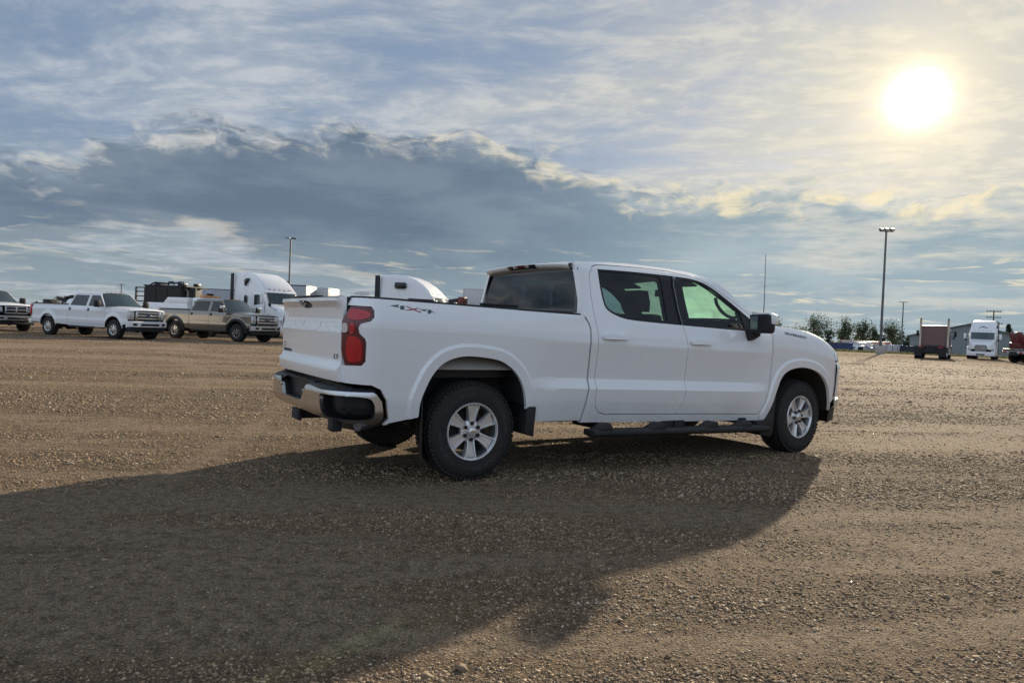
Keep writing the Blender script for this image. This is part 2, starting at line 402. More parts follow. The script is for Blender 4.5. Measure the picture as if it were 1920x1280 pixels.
def fines(x, y):
    """where dust and fines lie on top (1) or coarse stones show (0)"""
    x = np.asarray(x, float); y = np.asarray(y, float); bend = .8*np.sin(x*.11+.6)+.35*np.sin(x*.31)
    u = x*.97+y*.22; v = y*.97-x*.22+bend*.5
    f = .62*fbm(u*.16+3.3, v*.85, 41, 4)+.38*fbm(u*.5, v*2.6, 47, 3)
    lane = 0
    for cx, cy, r, wd in ((3.0, -7.6, 11.6, .16), (3.0, -7.6, 13.3, .16), (-2.0, 30.0, 27.2, .15), (-2.0, 30.0, 25.5, .15), (9.0, -14.0, 24.5, .17), (9.0, -14.0, 26.3, .17), (-30, 4, 27.6, .14), (-30, 4, 26.0, .14), (12, 40, 27.5, .2), (12, 40, 29.4, .2)):
        d = np.hypot(x-cx, y-cy)-r+.10*np.sin(x*.9+cy)
        lane = np.maximum(lane, np.exp(-(d/wd)**2)*np.clip(1.2*fbm(x*.35+cx, y*.35, 71, 2)+.10, 0, 1))
    return np.clip((f-.34)/.24+.85*lane-.10, 0, 1)
def gravel_material():
    m = bpy.data.materials.new('gravel_ground'); m.use_nodes = True; t = NT(m.node_tree); b = m.node_tree.nodes['Principled BSDF']
    co = t.n('ShaderNodeTexCoord').outputs['Object']; x, y, z = t.sep(co)
    rot = t.xyz(t.m('ADD', t.m('MULTIPLY', x, .97), t.m('MULTIPLY', y, .22)), t.m('SUBTRACT', t.m('MULTIPLY', y, .97), t.m('MULTIPLY', x, .22)), 0.0)
    rx, ry, rz = t.sep(rot)
    st = t.xyz(t.m('MULTIPLY', rx, .16), ry, 0.0)
    streak = t.noise(st, .85, 7, .62, dist=.6)
    streak2 = t.noise(t.vm('ADD', t.xyz(t.m('MULTIPLY', rx, .08), ry, 0.0), (3.1, 9.2, 0)), 2.6, 6, .62)
    patch = t.noise(co, .33, 6, .6)
    mid = t.noise(co, 5.0, 7, .65)
    sv = t.vor(co, 75.0, 'F1', 'Color'); sd_ = t.vor(co, 75.0, 'F1', 'Distance')
    sv2 = t.vor(co, 190.0, 'F1', 'Color'); sd2 = t.vor(co, 190.0, 'F1', 'Distance')
    r1 = t.sep(sv)[0]; r2 = t.sep(sv2)[0]
    col = t.ramp(t.m('ADD', t.m('MULTIPLY', streak, .6), t.m('MULTIPLY', patch, .4)), [(.30, (0.131, 0.086, 0.051)), (.46, (0.193, 0.129, 0.077)), (.58, (0.253, 0.172, 0.104)), (.72, (0.324, 0.226, 0.138))])
    col = t.mix(t.m('MULTIPLY', t.ss(streak2, .50, .66), .70), col, (0.347, 0.244, 0.152))
    col = t.mix(t.m('MULTIPLY', t.ss(mid, .58, .36), .62), col, (0.111, 0.075, 0.049))
    stone = t.ramp(r1, [(0, (0.082, 0.059, 0.039)), (.35, (0.193, 0.136, 0.089)), (.7, (0.298, 0.219, 0.144)), (.93, (0.405, 0.318, 0.227)), (1, (0.579, 0.481, 0.378))])
    grit = t.ramp(r2, [(0, (0.096, 0.068, 0.046)), (.5, (0.232, 0.161, 0.101)), (1, (0.386, 0.287, 0.189))])
    col = t.mix(t.m('MULTIPLY', t.ss(sd_, .62, .40), .55), col, stone)
    col = t.mix(.38, col, grit)
    fa = t.n('ShaderNodeAttribute', attribute_name='fines').outputs['Fac']
    fj = t.m('ADD', fa, t.m('MULTIPLY', t.m('SUBTRACT', mid, .5), .55))
    col = t.mix(t.m('MULTIPLY', t.ss(fj, .56, .98), .40), col, (0.391, 0.306, 0.219))
    col = t.mix(t.m('MULTIPLY', t.ss(fj, .42, .12), .34), col, (0.111, 0.086, 0.067))
    col = t.mix(t.m('MULTIPLY', t.ss(streak2, .44, .30), .55), col, (0.094, 0.075, 0.058))
    clump = t.noise(co, 15.0, 6, .68)
    col = t.mix(t.m('MULTIPLY', t.ss(clump, .53, .36), .60), col, (0.081, 0.062, 0.049))
    col = t.mix(t.m('MULTIPLY', t.ss(clump, .56, .70), .45), col, (0.431, 0.352, 0.272))
    # the gaps between stones take a darker colour
    col = t.mix(t.m('MULTIPLY', t.ss(sd_, .45, .75), .45), col, (0.082, 0.056, 0.036))
    t.put(b.inputs['Base Color'], col); b.inputs['Roughness'].default_value = .92; b.inputs['Specular IOR Level'].default_value = 0.0
    h = t.m('ADD', t.m('MULTIPLY', t.ss(sd_, .75, .10), .55), t.m('ADD', t.m('MULTIPLY', t.ss(sd2, .7, .1), .22), t.m('MULTIPLY', t.noise(co, 28.0, 7, .7), 1.3)))
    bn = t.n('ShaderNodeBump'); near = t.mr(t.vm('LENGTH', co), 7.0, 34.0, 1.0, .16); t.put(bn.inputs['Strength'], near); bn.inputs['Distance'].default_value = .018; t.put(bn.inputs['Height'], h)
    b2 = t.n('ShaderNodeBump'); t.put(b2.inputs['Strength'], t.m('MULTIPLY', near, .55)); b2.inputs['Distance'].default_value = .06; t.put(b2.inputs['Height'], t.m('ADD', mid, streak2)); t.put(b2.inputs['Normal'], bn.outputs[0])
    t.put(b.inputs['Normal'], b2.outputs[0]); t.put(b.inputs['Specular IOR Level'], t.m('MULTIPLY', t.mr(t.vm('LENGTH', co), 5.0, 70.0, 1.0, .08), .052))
    return m
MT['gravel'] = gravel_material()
def lines(a, b, fine, far, grow):
    L = list(np.arange(a, b+1e-6, fine)); s = fine
    while L[-1] < far: s *= grow; L.append(L[-1]+s)
    s = fine
    while L[0] > -far: s *= grow; L.insert(0, L[0]-s)
    return np.array(L)
def build_ground():
    gx = lines(-9, 12, .11, 3500, 1.09); gy = lines(-2, 16, .11, 3500, 1.09)
    X, Y = np.meshgrid(gx, gy, indexing='ij'); Z = ground_h(X, Y)
    n, m = X.shape; v = np.stack([X, Y, Z], -1).reshape(-1, 3)
    i = np.arange(n-1)[:, None]*m+np.arange(m-1)[None, :]; f = np.stack([i, i+m, i+m+1, i+1], -1).reshape(-1, 4)
    me = bpy.data.meshes.new('gravel_ground'); me.from_pydata(v.tolist(), [], f.tolist())
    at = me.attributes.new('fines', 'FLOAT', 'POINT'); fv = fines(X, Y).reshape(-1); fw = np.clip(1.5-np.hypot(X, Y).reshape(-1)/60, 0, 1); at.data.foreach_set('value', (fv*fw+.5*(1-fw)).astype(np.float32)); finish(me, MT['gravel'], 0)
    me.polygons.foreach_set('use_smooth', [True]*len(me.polygons))
    o = link(bpy.data.objects.new('gravel_ground', me)); tag(o, 'brown gravel yard with pale wheel streaks', kind='structure')
build_ground()
def stone_material():
    m = bpy.data.materials.new('loose_stone'); m.use_nodes = True; t = NT(m.node_tree); b = m.node_tree.nodes['Principled BSDF']
    r = t.n('ShaderNodeNewGeometry').outputs['Random Per Island']
    c = t.ramp(r, [(0, (0.095, 0.067, 0.042)), (.3, (0.208, 0.143, 0.084)), (.62, (0.334, 0.232, 0.134)), (.90, (0.420, 0.315, 0.205)), (.975, (0.500, 0.405, 0.300)), (1, (0.640, 0.560, 0.460))])
    co = t.n('ShaderNodeTexCoord').outputs['Object']
    c = t.mix(t.m('MULTIPLY', t.noise(co, 60, 5, .6), .5), c, (0.215, 0.151, 0.091))
    t.put(b.inputs['Base Color'], c); b.inputs['Roughness'].default_value = .8; b.inputs['Specular IOR Level'].default_value = .35
    return m
MT['stone'] = stone_material()
def build_stones():
    P = []; S = []
    for (r0, r1, dens, s0, s1) in ((1.0, 3.2, 7000, .0024, .0088), (3.2, 5.5, 4700, .0032, .0098), (5.5, 9.0, 1900, .0046, .0125), (9.0, 15.0, 450, .007, .017), (15, 26, 70, .011, .024), (26, 45, 16, .016, .030), (45, 80, 4, .024, .042)):
        a0, a1 = R(-48), R(48)
        area = .5*(r1*r1-r0*r0)*(a1-a0); n = int(area*dens)
        r = np.sqrt(rng.uniform(r0*r0, r1*r1, n)); a = rng.uniform(a0, a1, n)
        x, y = r*np.sin(a), r*np.cos(a)
        u = x*.97+y*.22; v = y*.97-x*.22
        keep = rng.uniform(0, 1, n) < np.clip(1.1-.75*fines(x, y), .30, 1)
        x, y = x[keep], y[keep]; k = len(x)
        s = (s0+(s1-s0)*rng.uniform(0, 1, k)**2.6)*(1.35-.6*fines(x, y))
        big = rng.uniform(0, 1, k) < .006; s[big] *= rng.uniform(1.5, 2.6, big.sum())
        P.append(np.stack([x, y], 1)); S.append(s)
    P = np.concatenate(P); S = np.concatenate(S); n = len(P)
    # octahedron-like pebbles, 6 points and 8 faces, squashed and turned at random
    base = np.array([(1, 0, 0), (0, 1, 0), (-1, 0, 0), (0, -1, 0), (0, 0, 1), (0, 0, -1)], float)
    tri = np.array([(0, 1, 4), (1, 2, 4), (2, 3, 4), (3, 0, 4), (1, 0, 5), (2, 1, 5), (3, 2, 5), (0, 3, 5)])
    V = base[None]*(1+rng.uniform(-.32, .38, (n, 6, 1)))+rng.normal(0, .13, (n, 6, 3))
    V *= np.stack([rng.uniform(.8, 1.5, n), rng.uniform(.7, 1.1, n), rng.uniform(.38, .75, n)], 1)[:, None, :]
    tz = rng.uniform(0, 2*np.pi, n); tx = rng.normal(0, .28, n)
    c, s = np.cos(tx), np.sin(tx); yv = V[..., 1]*c[:, None]-V[..., 2]*s[:, None]; zv = V[..., 1]*s[:, None]+V[..., 2]*c[:, None]
    c, s = np.cos(tz), np.sin(tz); xv = V[..., 0]*c[:, None]-yv*s[:, None]; yv = V[..., 0]*s[:, None]+yv*c[:, None]
    V = np.stack([xv, yv, zv], -1)*S[:, None, None]
    gz = ground_h(P[:, 0], P[:, 1])
    V[..., 0] += P[:, :1]; V[..., 1] += P[:, 1:]; V[..., 2] += (gz+S*.12)[:, None]
    me = bpy.data.meshes.new('loose_gravel'); F = (tri[None]+(np.arange(n)*6)[:, None, None]).reshape(-1, 3)
    me.vertices.add(n*6); me.vertices.foreach_set('co', V.reshape(-1))
    me.loops.add(F.size); me.loops.foreach_set('vertex_index', F.reshape(-1).astype(np.int32))
    me.polygons.add(len(F)); me.polygons.foreach_set('loop_start', np.arange(0, F.size, 3, dtype=np.int32)); me.polygons.foreach_set('loop_total', np.full(len(F), 3, dtype=np.int32))
    me.update(calc_edges=True); me.materials.append(MT['stone'])
    o = link(bpy.data.objects.new('loose_gravel', me)); tag(o, 'loose brown and grey gravel scattered over the yard', 'gravel', kind='stuff')
    return n
build_stones()

# ------------------------------------------------------------------ white pickup: body surface
# side coordinates: s runs along the truck (x in metres from the rear axle, bent round both ends), z is height
def lerp(a, b, t): return a+(b-a)*t
def sst(a, b, x):
    t = max(0.0, min(1.0, (x-a)/(b-a))); return t*t*(3-2*t)
def _arc(cx, cy, a, b, t0, t1, n=160):
    pts = [(cx+a*math.cos(t0+(t1-t0)*i/n), cy+b*math.sin(t0+(t1-t0)*i/n)) for i in range(n+1)]; L = [0.0]
    for i in range(n): L.append(L[-1]+math.hypot(pts[i+1][0]-pts[i][0], pts[i+1][1]-pts[i][1]))
    return pts, L
SR, SF = -0.80, 4.25
_RA = _arc(SR, -0.77, 0.24, 0.23, -math.pi/2, -math.pi+R(14))
_FA = _arc(SF, -0.72, 0.60, 0.28, -math.pi/2, 0.0)
S_MIN = SR-_RA[1][-1]; S_MAX = SF+_FA[1][-1]
def plan(s):
    if SR <= s <= SF: return s, -1.0, 0.0, -1.0
    pts, L = _RA if s < SR else _FA
    d = max(0, min(L[-1], (SR-s) if s < SR else (s-SF))); lo, hi = 0, len(L)-1
    while hi-lo > 1:
        m = (lo+hi)//2
        if L[m] <= d: lo = m
        else: hi = m
    t = (d-L[lo])/max(1e-9, L[hi]-L[lo]); x = lerp(pts[lo][0], pts[hi][0], t); y = lerp(pts[lo][1], pts[hi][1], t)
    tx, ty = pts[hi][0]-pts[lo][0], pts[hi][1]-pts[lo][1]; l = math.hypot(tx, ty); tx /= l; ty /= l
    if s < SR: return x, y, -ty, tx
    return x, y, ty, -tx
def _pl(tab, z):
    if z <= tab[0][0]: return tab[0][1]
    for (a, b), (c, d) in zip(tab, tab[1:]):
        if z <= c: return b+(d-b)*(z-a)/(c-a)
    return tab[-1][1]
def sm(tab, z, h=.012): return sum(_pl(tab, z+h*k)*w for k, w in ((-2, .1), (-1, .22), (0, .36), (1, .22), (2, .1)))
def rk(s): return -0.022*(s-1.0)
DOOR = [(.30, -.11), (.40, -.072), (.47, -.052), (.60, -.018), (.715, 0.0), (.802, -.046), (1.00, -.018), (1.11, -.002), (1.19, -.012), (1.30, -.045), (1.34, -.062)]
BED = [(.30, -.07), (.44, -.03), (.60, -.010), (.80, 0.0), (1.00, .005), (1.16, .006), (1.22, -.006), (1.31, -.040), (1.345, -.057), (1.375, -.082)]
FENL = [(.30, -.07), (.44, -.035), (.60, -.012), (.80, 0.0), (1.00, .003), (1.10, .006)]
ZT = [(3.3, 1.368), (3.72, 1.338), (4.03, 1.318), (4.2, 1.288), (4.4, 1.235), (4.55, 1.186), (4.7, 1.140), (5.0, 1.07)]
FTOP = [(0, -.105), (.02, -.060), (.06, -.026), (.12, -.008), (.20, 0.0), (.40, 0.0)]
def zt(s): return sm(ZT, s, .05)
def greenD(z):
    d = -.062-(z-1.34)*.40
    if z > 1.76: d -= (z-1.76)**2*9.0
    return d
ARCH_R = [(-0.48, 0.527), (-0.479, 0.626), (-0.443, 0.724), (-0.389, 0.837), (-0.301, 0.929), (-0.176, 0.973), (-0.062, 0.979), (0.089, 0.967), (0.227, 0.942), (0.356, 0.853), (0.436, 0.731), (0.469, 0.577)]
ARCH_F = [(3.441, 0.411), (3.501, 0.536), (3.556, 0.697), (3.598, 0.805), (3.7, 0.886), (3.893, 0.923), (4.096, 0.906), (4.279, 0.841), (4.412, 0.708), (4.474, 0.553), (4.513, 0.435)]
def chaikin(P, n=2, closed=True):
    for _ in range(n):
        Q = []; m = len(P)
        if not closed: Q.append(P[0])
        for i in range(m if closed else m-1):
            a, b = P[i], P[(i+1) % m]
            Q += [(a[0]*.75+b[0]*.25, a[1]*.75+b[1]*.25), (a[0]*.25+b[0]*.75, a[1]*.25+b[1]*.75)]
        if not closed: Q.append(P[-1])
        P = Q
    return P
_AR, _AF = chaikin(ARCH_R, 3, False), chaikin(ARCH_F, 3, False)
def dist_poly(P, x, z):
    m = 9.0
    for (a, b), (c, d) in zip(P, P[1:]):
        ux, uz = c-a, d-b; l = ux*ux+uz*uz
        t = max(0, min(1, ((x-a)*ux+(z-b)*uz)/l)) if l > 0 else 0
        e = math.hypot(x-a-ux*t, z-b-uz*t)
        if e < m: m = e
    return m
def offD(s, z):
    zr = z-rk(s)
    b = sm(BED, zr); d = sm(DOOR, zr, .0012) if zr < 1.335 else greenD(zr); f = sm(FENL, zr)+sm(FTOP, zt(s)-z)
    k = sst(1.20, 1.335, zr); wb = 1-sst(lerp(.35, 1.0, k), lerp(1.0, 1.08, k), s)
    wf = sst(lerp(2.95, 3.36, k), lerp(3.55, 3.50, k), s)
    o = d*(1-wb)*(1-wf)+b*wb+f*wf
    if -.7 < s < .75 or 3.2 < s < 4.85:
        e = dist_poly(_AR if s < 2 else _AF, s, z)
        if e < .16: o += (.011+.05*min(e, .072))*(1-sst(.072, .098, e))
    return o
def SIDE(s, z, d=0.0):
    x, y, nx, ny = plan(s); o = offD(s, z)+d
    return (x+nx*o, y+ny*o, z)

# ------------------------------------------------------------------ panels cut from a surface
def resample(P, step, closed=True):
    Q = []; m = len(P)
    for i in range(m if closed else m-1):
        a, b = P[i], P[(i+1) % m]; L = math.hypot(b[0]-a[0], b[1]-a[1])
        if L < 1e-5: continue
        k = max(1, int(math.ceil(L/step)))
        for j in range(k): Q.append((lerp(a[0], b[0], j/k), lerp(a[1], b[1], j/k)))
    if not closed: Q.append(P[-1])
    return Q
def offset_poly(P, d):
    """grow a closed polygon by d"""
    A = sum(P[i][0]*P[(i+1) % len(P)][1]-P[(i+1) % len(P)][0]*P[i][1] for i in range(len(P)))
    sg = 1 if A > 0 else -1; Q = []; n = len(P)
    for i in range(n):
        a, b, c = P[i-1], P[i], P[(i+1) % n]
        t1 = (b[0]-a[0], b[1]-a[1]); t2 = (c[0]-b[0], c[1]-b[1])
        l1 = math.hypot(*t1) or 1; l2 = math.hypot(*t2) or 1
        n1 = (t1[1]/l1*sg, -t1[0]/l1*sg); n2 = (t2[1]/l2*sg, -t2[0]/l2*sg)
        nx, ny = n1[0]+n2[0], n1[1]+n2[1]; l = nx*nx+ny*ny
        k = 2.0/l if l > .5 else 2.0
        Q.append((b[0]+nx*k*d, b[1]+ny*k*d))
    return Q
def inside(poly, X, Y):
    r = np.zeros(X.shape, bool); n = len(poly)
    for i in range(n):
        (x0, y0), (x1, y1) = poly[i], poly[(i+1) % n]
        if y0 == y1: continue
        r ^= ((y0 > Y) != (y1 > Y)) & (X < (x1-x0)*(Y-y0)/(y1-y0)+x0)
    return r
def panel(surf, outline, holes=(), step=.03, depth=.03, d=0.0, hole_flange=True, creases=()):
    """a skin cut out of surf(a, b, offset) along an outline, with its edges turned in by depth; returns an MB"""
    loops = [resample(outline, step)]+[resample(h, step) for h in holes]
    pts = [q for L in loops for q in L]; ed = []; k = 0
    for L in loops:
        ed += [(k+i, k+(i+1) % len(L)) for i in range(len(L))]; k += len(L)
    for cr in creases:      # body lines: vertices placed exactly along them
        C_ = resample(cr, step, False); X_ = np.array(C_); ok = inside(loops[0], X_[:, 0], X_[:, 1])
        for h in loops[1:]: ok &= ~inside(h, X_[:, 0], X_[:, 1])
        Bq = np.array(pts)
        ok &= np.array([np.hypot(Bq[:, 0]-q[0], Bq[:, 1]-q[1]).min() > step*.4 for q in C_])
        for i in range(len(C_)):
            if ok[i]:
                if i and ok[i-1]: ed.append((len(pts)-1, len(pts)))
                pts.append(C_[i])
    B = np.array(pts); lo, hi = B.min(0), B.max(0)
    gx, gy = np.meshgrid(np.arange(lo[0]+step/2, hi[0], step), np.arange(lo[1]+step/2, hi[1], step)); gx, gy = gx.ravel(), gy.ravel()
    ok = inside(loops[0], gx, gy)
    for h in loops[1:]: ok &= ~inside(h, gx, gy)
    gx, gy = gx[ok], gy[ok]
    if len(gx):
        dm = np.full(len(gx), 9.0)
        for q in B: np.minimum(dm, np.hypot(gx-q[0], gy-q[1]), out=dm)
        ok = dm > step*.55; pts = pts+list(zip(gx[ok].tolist(), gy[ok].tolist()))
    vs, _, fs, _, _, _ = delaunay_2d_cdt([Vector(q) for q in pts], ed, [], 0, 1e-6)
    vs = [(v.x, v.y) for v in vs]
    C = np.array([[sum(vs[i][0] for i in f)/3, sum(vs[i][1] for i in f)/3] for f in fs])
    ok = inside(loops[0], C[:, 0], C[:, 1])
    for h in loops[1:]: ok &= ~inside(h, C[:, 0], C[:, 1])
    mb = MB(); mb.add([surf(a, b, d) for a, b in vs], [tuple(f) for f, o in zip(fs, ok) if o])
    if depth:
        for L in (loops if hole_flange else loops[:1]):
            n = len(L); mb.add([surf(a, b, d) for a, b in L]+[surf(a, b, d-depth) for a, b in L], [(i, (i+1) % n, n+(i+1) % n, n+i) for i in range(n)])
    return mb
def orient(mb, ref):
    """make faces look away from the point ref"""
    F = []
    for f in mb.f:
        p = [Vector(mb.v[i]) for i in f]; n = (p[1]-p[0]).cross(p[2]-p[0]); c = sum(p, Vector())/len(p)
        F.append(f if n.dot(c-Vector(ref(c))) > 0 else tuple(reversed(f)))
    mb.f = F; return mb
def side_part(name, mat, parent, outline, holes=(), step=.03, depth=.03, d=0.0, sides=(-1, 1), hole_flange=True, creases=(), smooth=38):
    mb = panel(SIDE, outline, holes, step, depth, d, hole_flange, creases); out = []
    for sd in sides:
        q = MB(); q.v = list(mb.v); q.f = list(mb.f)
        if sd > 0: q.mirror()
        out.append(q.build(name, mat, parent[0 if sd < 0 else 1] if isinstance(parent, (list, tuple)) else parent, smooth=smooth, fix=True))
    return out
def text_mb(txt, size, font_scale=(1, 1), extrude=.0):
    c = bpy.data.curves.new('t', 'FONT'); c.body = txt; c.size = 1.0; c.align_x = 'LEFT'; c.resolution_u = 4
    o = bpy.data.objects.new('t', c); COL.objects.link(o)
    dg = bpy.context.evaluated_depsgraph_get(); me = bpy.data.meshes.new_from_object(o.evaluated_get(dg))
    V = [(v.co.x, v.co.y) for v in me.vertices]; F = [tuple(p.vertices) for p in me.polygons]
    bpy.data.objects.remove(o); bpy.data.meshes.remove(me)
    xs = [v[0] for v in V]; ys = [v[1] for v in V]; x0, x1, y0, y1 = min(xs), max(xs), min(ys), max(ys)
    return [((v[0]-x0)/(x1-x0), (v[1]-y0)/(y1-y0)) for v in V], F
def flat_text(txt, fn, thick=.003):
    """letters laid on fn(u, v, height) with u, v in 0..1; low relief"""
    V, F = text_mb(txt, 1); mb = MB()
    mb.add([fn(u, v, thick) for u, v in V], F)
    # rims
    cnt = {}
    for f in F:
        for i in range(len(f)):
            e = (f[i], f[(i+1) % len(f)]); cnt[tuple(sorted(e))] = cnt.get(tuple(sorted(e)), 0)+1
    for (a, b), n in cnt.items():
        if n == 1: mb.add([fn(*V[a], thick), fn(*V[b], thick), fn(*V[b], 0), fn(*V[a], 0)], [(0, 1, 2, 3)])
    return mb

# ------------------------------------------------------------------ wheels (built once, copied)
def spoke_mesh(k, n=6):
    """one broad spoke: two raised edges and a sunken face, opening towards the rim"""
    mb = MB(); a = 2*math.pi*k/n+math.pi/2
    prof = [(.070, .030, .020), (.110, .033, .012), (.165, .043, .006), (.212, .058, .004)]
    def P(r, w, y): return (r*math.cos(a)-w*math.sin(a), y, r*math.sin(a)+w*math.cos(a))
    rows = []
    for r, w, y in prof:
        sunk = .012 if r > .1 else .002
        rows.append([P(r, -w*1.06, -.958+y+.045), P(r, -w, -.958+y), P(r, -w*.74, -.958+y), P(r, -w*.62, -.958+y+sunk), P(r, w*.62, -.958+y+sunk), P(r, w*.74, -.958+y), P(r, w, -.958+y), P(r, w*1.06, -.958+y+.045)])
    V = [p for q in rows for p in q]; m = 8
    F = [(i*m+j, i*m+j+1, (i+1)*m+j+1, (i+1)*m+j) for i in range(len(rows)-1) for j in range(m-1)]
    return mb.add(V, F)
def make_wheel(name, parent, rad=.400, text='COURSER', off=.955):
    """wheel about its own hub; outer face looks to -y"""
    w = bpy.data.objects.new(name, None); w.empty_display_size = .2; link(w, parent)
    y0 = -.005
    sh = lambda p: (p[0], p[1]+off, p[2])
    ty = MB().lathe([(.222, .0), (.240, -.006), (.262, -.010), (.300, -.016), (.335, -.013), (.362, -.002), (.382, .016), (.395, .045), (.400, .085), (.401, .13), (.400, .175), (.395, .215), (.382, .244), (.362, .262), (.335, .273), (.300, .276), (.262, .270), (.240, .264), (.222, .26)], (0, y0, 0), 96)
    tyre = ty.build('tyre', MT['rubber'], w, smooth=50)
    tb = MB()      # tread: shoulder lugs and two inner rows of blocks
    for k in range(64):
        a = 2*math.pi*k/64
        for (yy, wd, ln, ph, r0) in ((.022, .040, .020, 0, .3865), (.075, .036, .022, .5, .3965), (.13, .034, .022, .2, .3975), (.185, .036, .022, .7, .3965), (.238, .040, .020, .35, .3865)):
            b = a+ph*2*math.pi/64; mrot = Matrix.Rotation(-b, 4, 'Y')
            tb.cbox(mrot @ Vector((r0, y0+yy, 0)), (.017, wd, ln*1.28), mrot @ Matrix.Rotation(.25 if yy < .13 else -.25, 4, 'X'))
    for k in range(64):   # side biters running down onto the sidewall
        a = 2*math.pi*(k+.25)/64; mrot = Matrix.Rotation(-a, 4, 'Y')
        if k % 2 == 0: tb.cbox(mrot @ Vector((.372, y0+.005, 0)), (.028, .009, .018), mrot @ Matrix.Rotation(.55, 4, 'Z'))
    tb.build('tread', MT['rubber'], tyre, smooth=0, fix=False)
    if text:
        for a0 in (R(28), R(118), R(208), R(298)):
            word = text
            def fn(u, v, h, a0=a0):
                t = a0-(u-.5)*R(58); r = .285+.034*v
                return (r*math.cos(t), y0-.0150-h*.7, r*math.sin(t))
            flat_text(word, fn, .0035).build('sidewall_lettering', MT['rubber_text'], tyre, smooth=0)
    rm = MB().lathe([(.236, .022), (.236, -.006), (.231, -.012), (.224, -.011), (.219, .004), (.205, .05), (.196, .12), (.200, .20), (.228, .24), (.232, .25)], (0, y0, 0), 72)
    rim = rm.build('rim', MT['alloy_dark'], w, smooth=40)
    MB().lathe([(.2365, .016), (.2368, -.006), (.2315, -.0135), (.2235, -.0125), (.2165, .006)], (0, y0, 0), 72).build('rim_lip', MT['alloy'], rim, smooth=50)
    for k in range(6):
        q = spoke_mesh(k); q.v = [(v[0], v[1]+.955, v[2]) for v in q.v]
        q.build('spoke', MT['alloy'], rim, smooth=28)
    MB().lathe([(.0, .018), (.05, .018), (.078, .020), (.092, .032), (.094, .06)], (0, 0, 0), 36).build('hub_face', MT['alloy'], rim, smooth=40)
    cap = MB().lathe([(.0, -.016), (.022, -.015), (.034, -.009), (.039, .002), (.040, .02)], (0, 0, 0), 36).build('centre_cap', MT['alloy'], w, smooth=50)
    bt = [(-.022, -.006), (-.008, -.006), (-.006, -.010), (.008, -.010), (.009, -.005), (.024, -.005), (.021, .006), (.008, .006), (.006, .010), (-.008, .010), (-.009, .005), (-.024, .005)]
    MB().prism(bt, -.0185, -.012).build('emblem', MT['gold'], cap, smooth=0)
    for k in range(6):
        a = 2*math.pi*k/6+math.pi/2; c = (.066*math.cos(a), 0, .066*math.sin(a))
        nt = MB().tube((c[0], .020, c[2]), (c[0], .006, c[2]), .0165, .0165, 14).tube((c[0], .010, c[2]), (c[0], -.008, c[2]), .0105, .0085, 6)
        nt.build('lug_nut', MT['black_gloss'], w, smooth=35)
    MB().lathe([(.0, .085), (.165, .085), (.168, .092), (.168, .105), (.0, .105)], (0, 0, 0), 40).tube((0, .1, 0), (0, .23, 0), .09, .09, 20).build('brake', MT['chassis'], w, smooth=40)
    return w

# ------------------------------------------------------------------ white pickup: assembly
_RB = chaikin([(-1.168, 0), (-1.167, -.2), (-1.162, -.42), (-1.150, -.62), (-1.130, -.77), (-1.092, -.88), (-1.015, -.955), (-.92, -.995), (-.82, -1.008), (-.66, -1.012)], 3, False)
_RBL = [0.0]
for _a, _b in zip(_RB, _RB[1:]): _RBL.append(_RBL[-1]+math.hypot(_b[0]-_a[0], _b[1]-_a[1]))
def RBUMP(t, z, d=0.0):
    q = min(abs(t), _RBL[-1]-1e-6); lo, hi = 0, len(_RBL)-1
    while hi-lo > 1:
        m = (lo+hi)//2
        if _RBL[m] <= q: lo = m
        else: hi = m
    k = (q-_RBL[lo])/(_RBL[hi]-_RBL[lo]); x = lerp(_RB[lo][0], _RB[hi][0], k); y = lerp(_RB[lo][1], _RB[hi][1], k)
    tx, ty = _RB[hi][0]-_RB[lo][0], _RB[hi][1]-_RB[lo][1]; l = math.hypot(tx, ty); nx, ny = ty/l, -tx/l
    if nx > 0 and abs(ny) < .5: nx, ny = -nx, -ny
    if ny > 0: nx, ny = -nx, -ny
    o = d-max(0, .56-z)**2*9-max(0, z-.685)**2*14
    x += nx*o; y += ny*o
    return (x, y, z) if t >= 0 else (x, -y, z)
def x_front(y):
    y = abs(y)
    if y <= .72: return 4.85+.05*(1-(y/.72)**2)
    return 4.25+.60*math.sqrt(max(0, 1-((y-.72)/.28)**2))
def front_path(s0, n=26):
    P = []
    for i in range(n):
        s = lerp(s0, S_MAX, i/(n-1)); x, y, nx, ny = plan(s); P.append((x, y, nx, ny))
    for i in range(1, 12):
        y = lerp(-.72, 0, i/11); P.append((x_front(y), y, 1.0, 0.0))
    Q = [(x, -y, nx, -ny) for x, y, nx, ny in reversed(P[:-1])]
    return P+Q
def front_sweep(prof, s0):
    """sweep a profile of (offset outwards, z) round the front of the truck"""
    P = front_path(s0); mb = MB()
    secs = [[(x+nx*o, y+ny*o, z) for o, z in prof] for x, y, nx, ny in P]
    n = len(prof); vs = [p for q in secs for p in q]
    fs = [(i*n+k, i*n+k+1, (i+1)*n+k+1, (i+1)*n+k) for i in range(len(secs)-1) for k in range(n-1)]
    return mb.add(vs, fs)
BF = [(1.02, 1.350), (1.06, 1.325), (1.092, 1.27), (1.10, 1.234), (1.095, 1.071), (1.105, .80), (1.088, .671), (1.071, .52), (1.058, .437)]
LAMP = [(-1.20, .893), (-.937, .898), (-.915, .926), (-.914, 1.06), (-.922, 1.087), (-.964, 1.125), (-.973, 1.165), (-.960, 1.195), (-.889, 1.214), (-.864, 1.244), (-.864, 1.291), (-.881, 1.316), (-1.20, 1.322)]
LAMP = [(max(a, S_MIN), b) for a, b in LAMP]
DT = [(1.461, 1.819), (1.732, 1.829), (1.96, 1.832), (2.285, 1.827), (2.558, 1.794), (2.733, 1.726), (2.983, 1.593), (3.276, 1.414)]
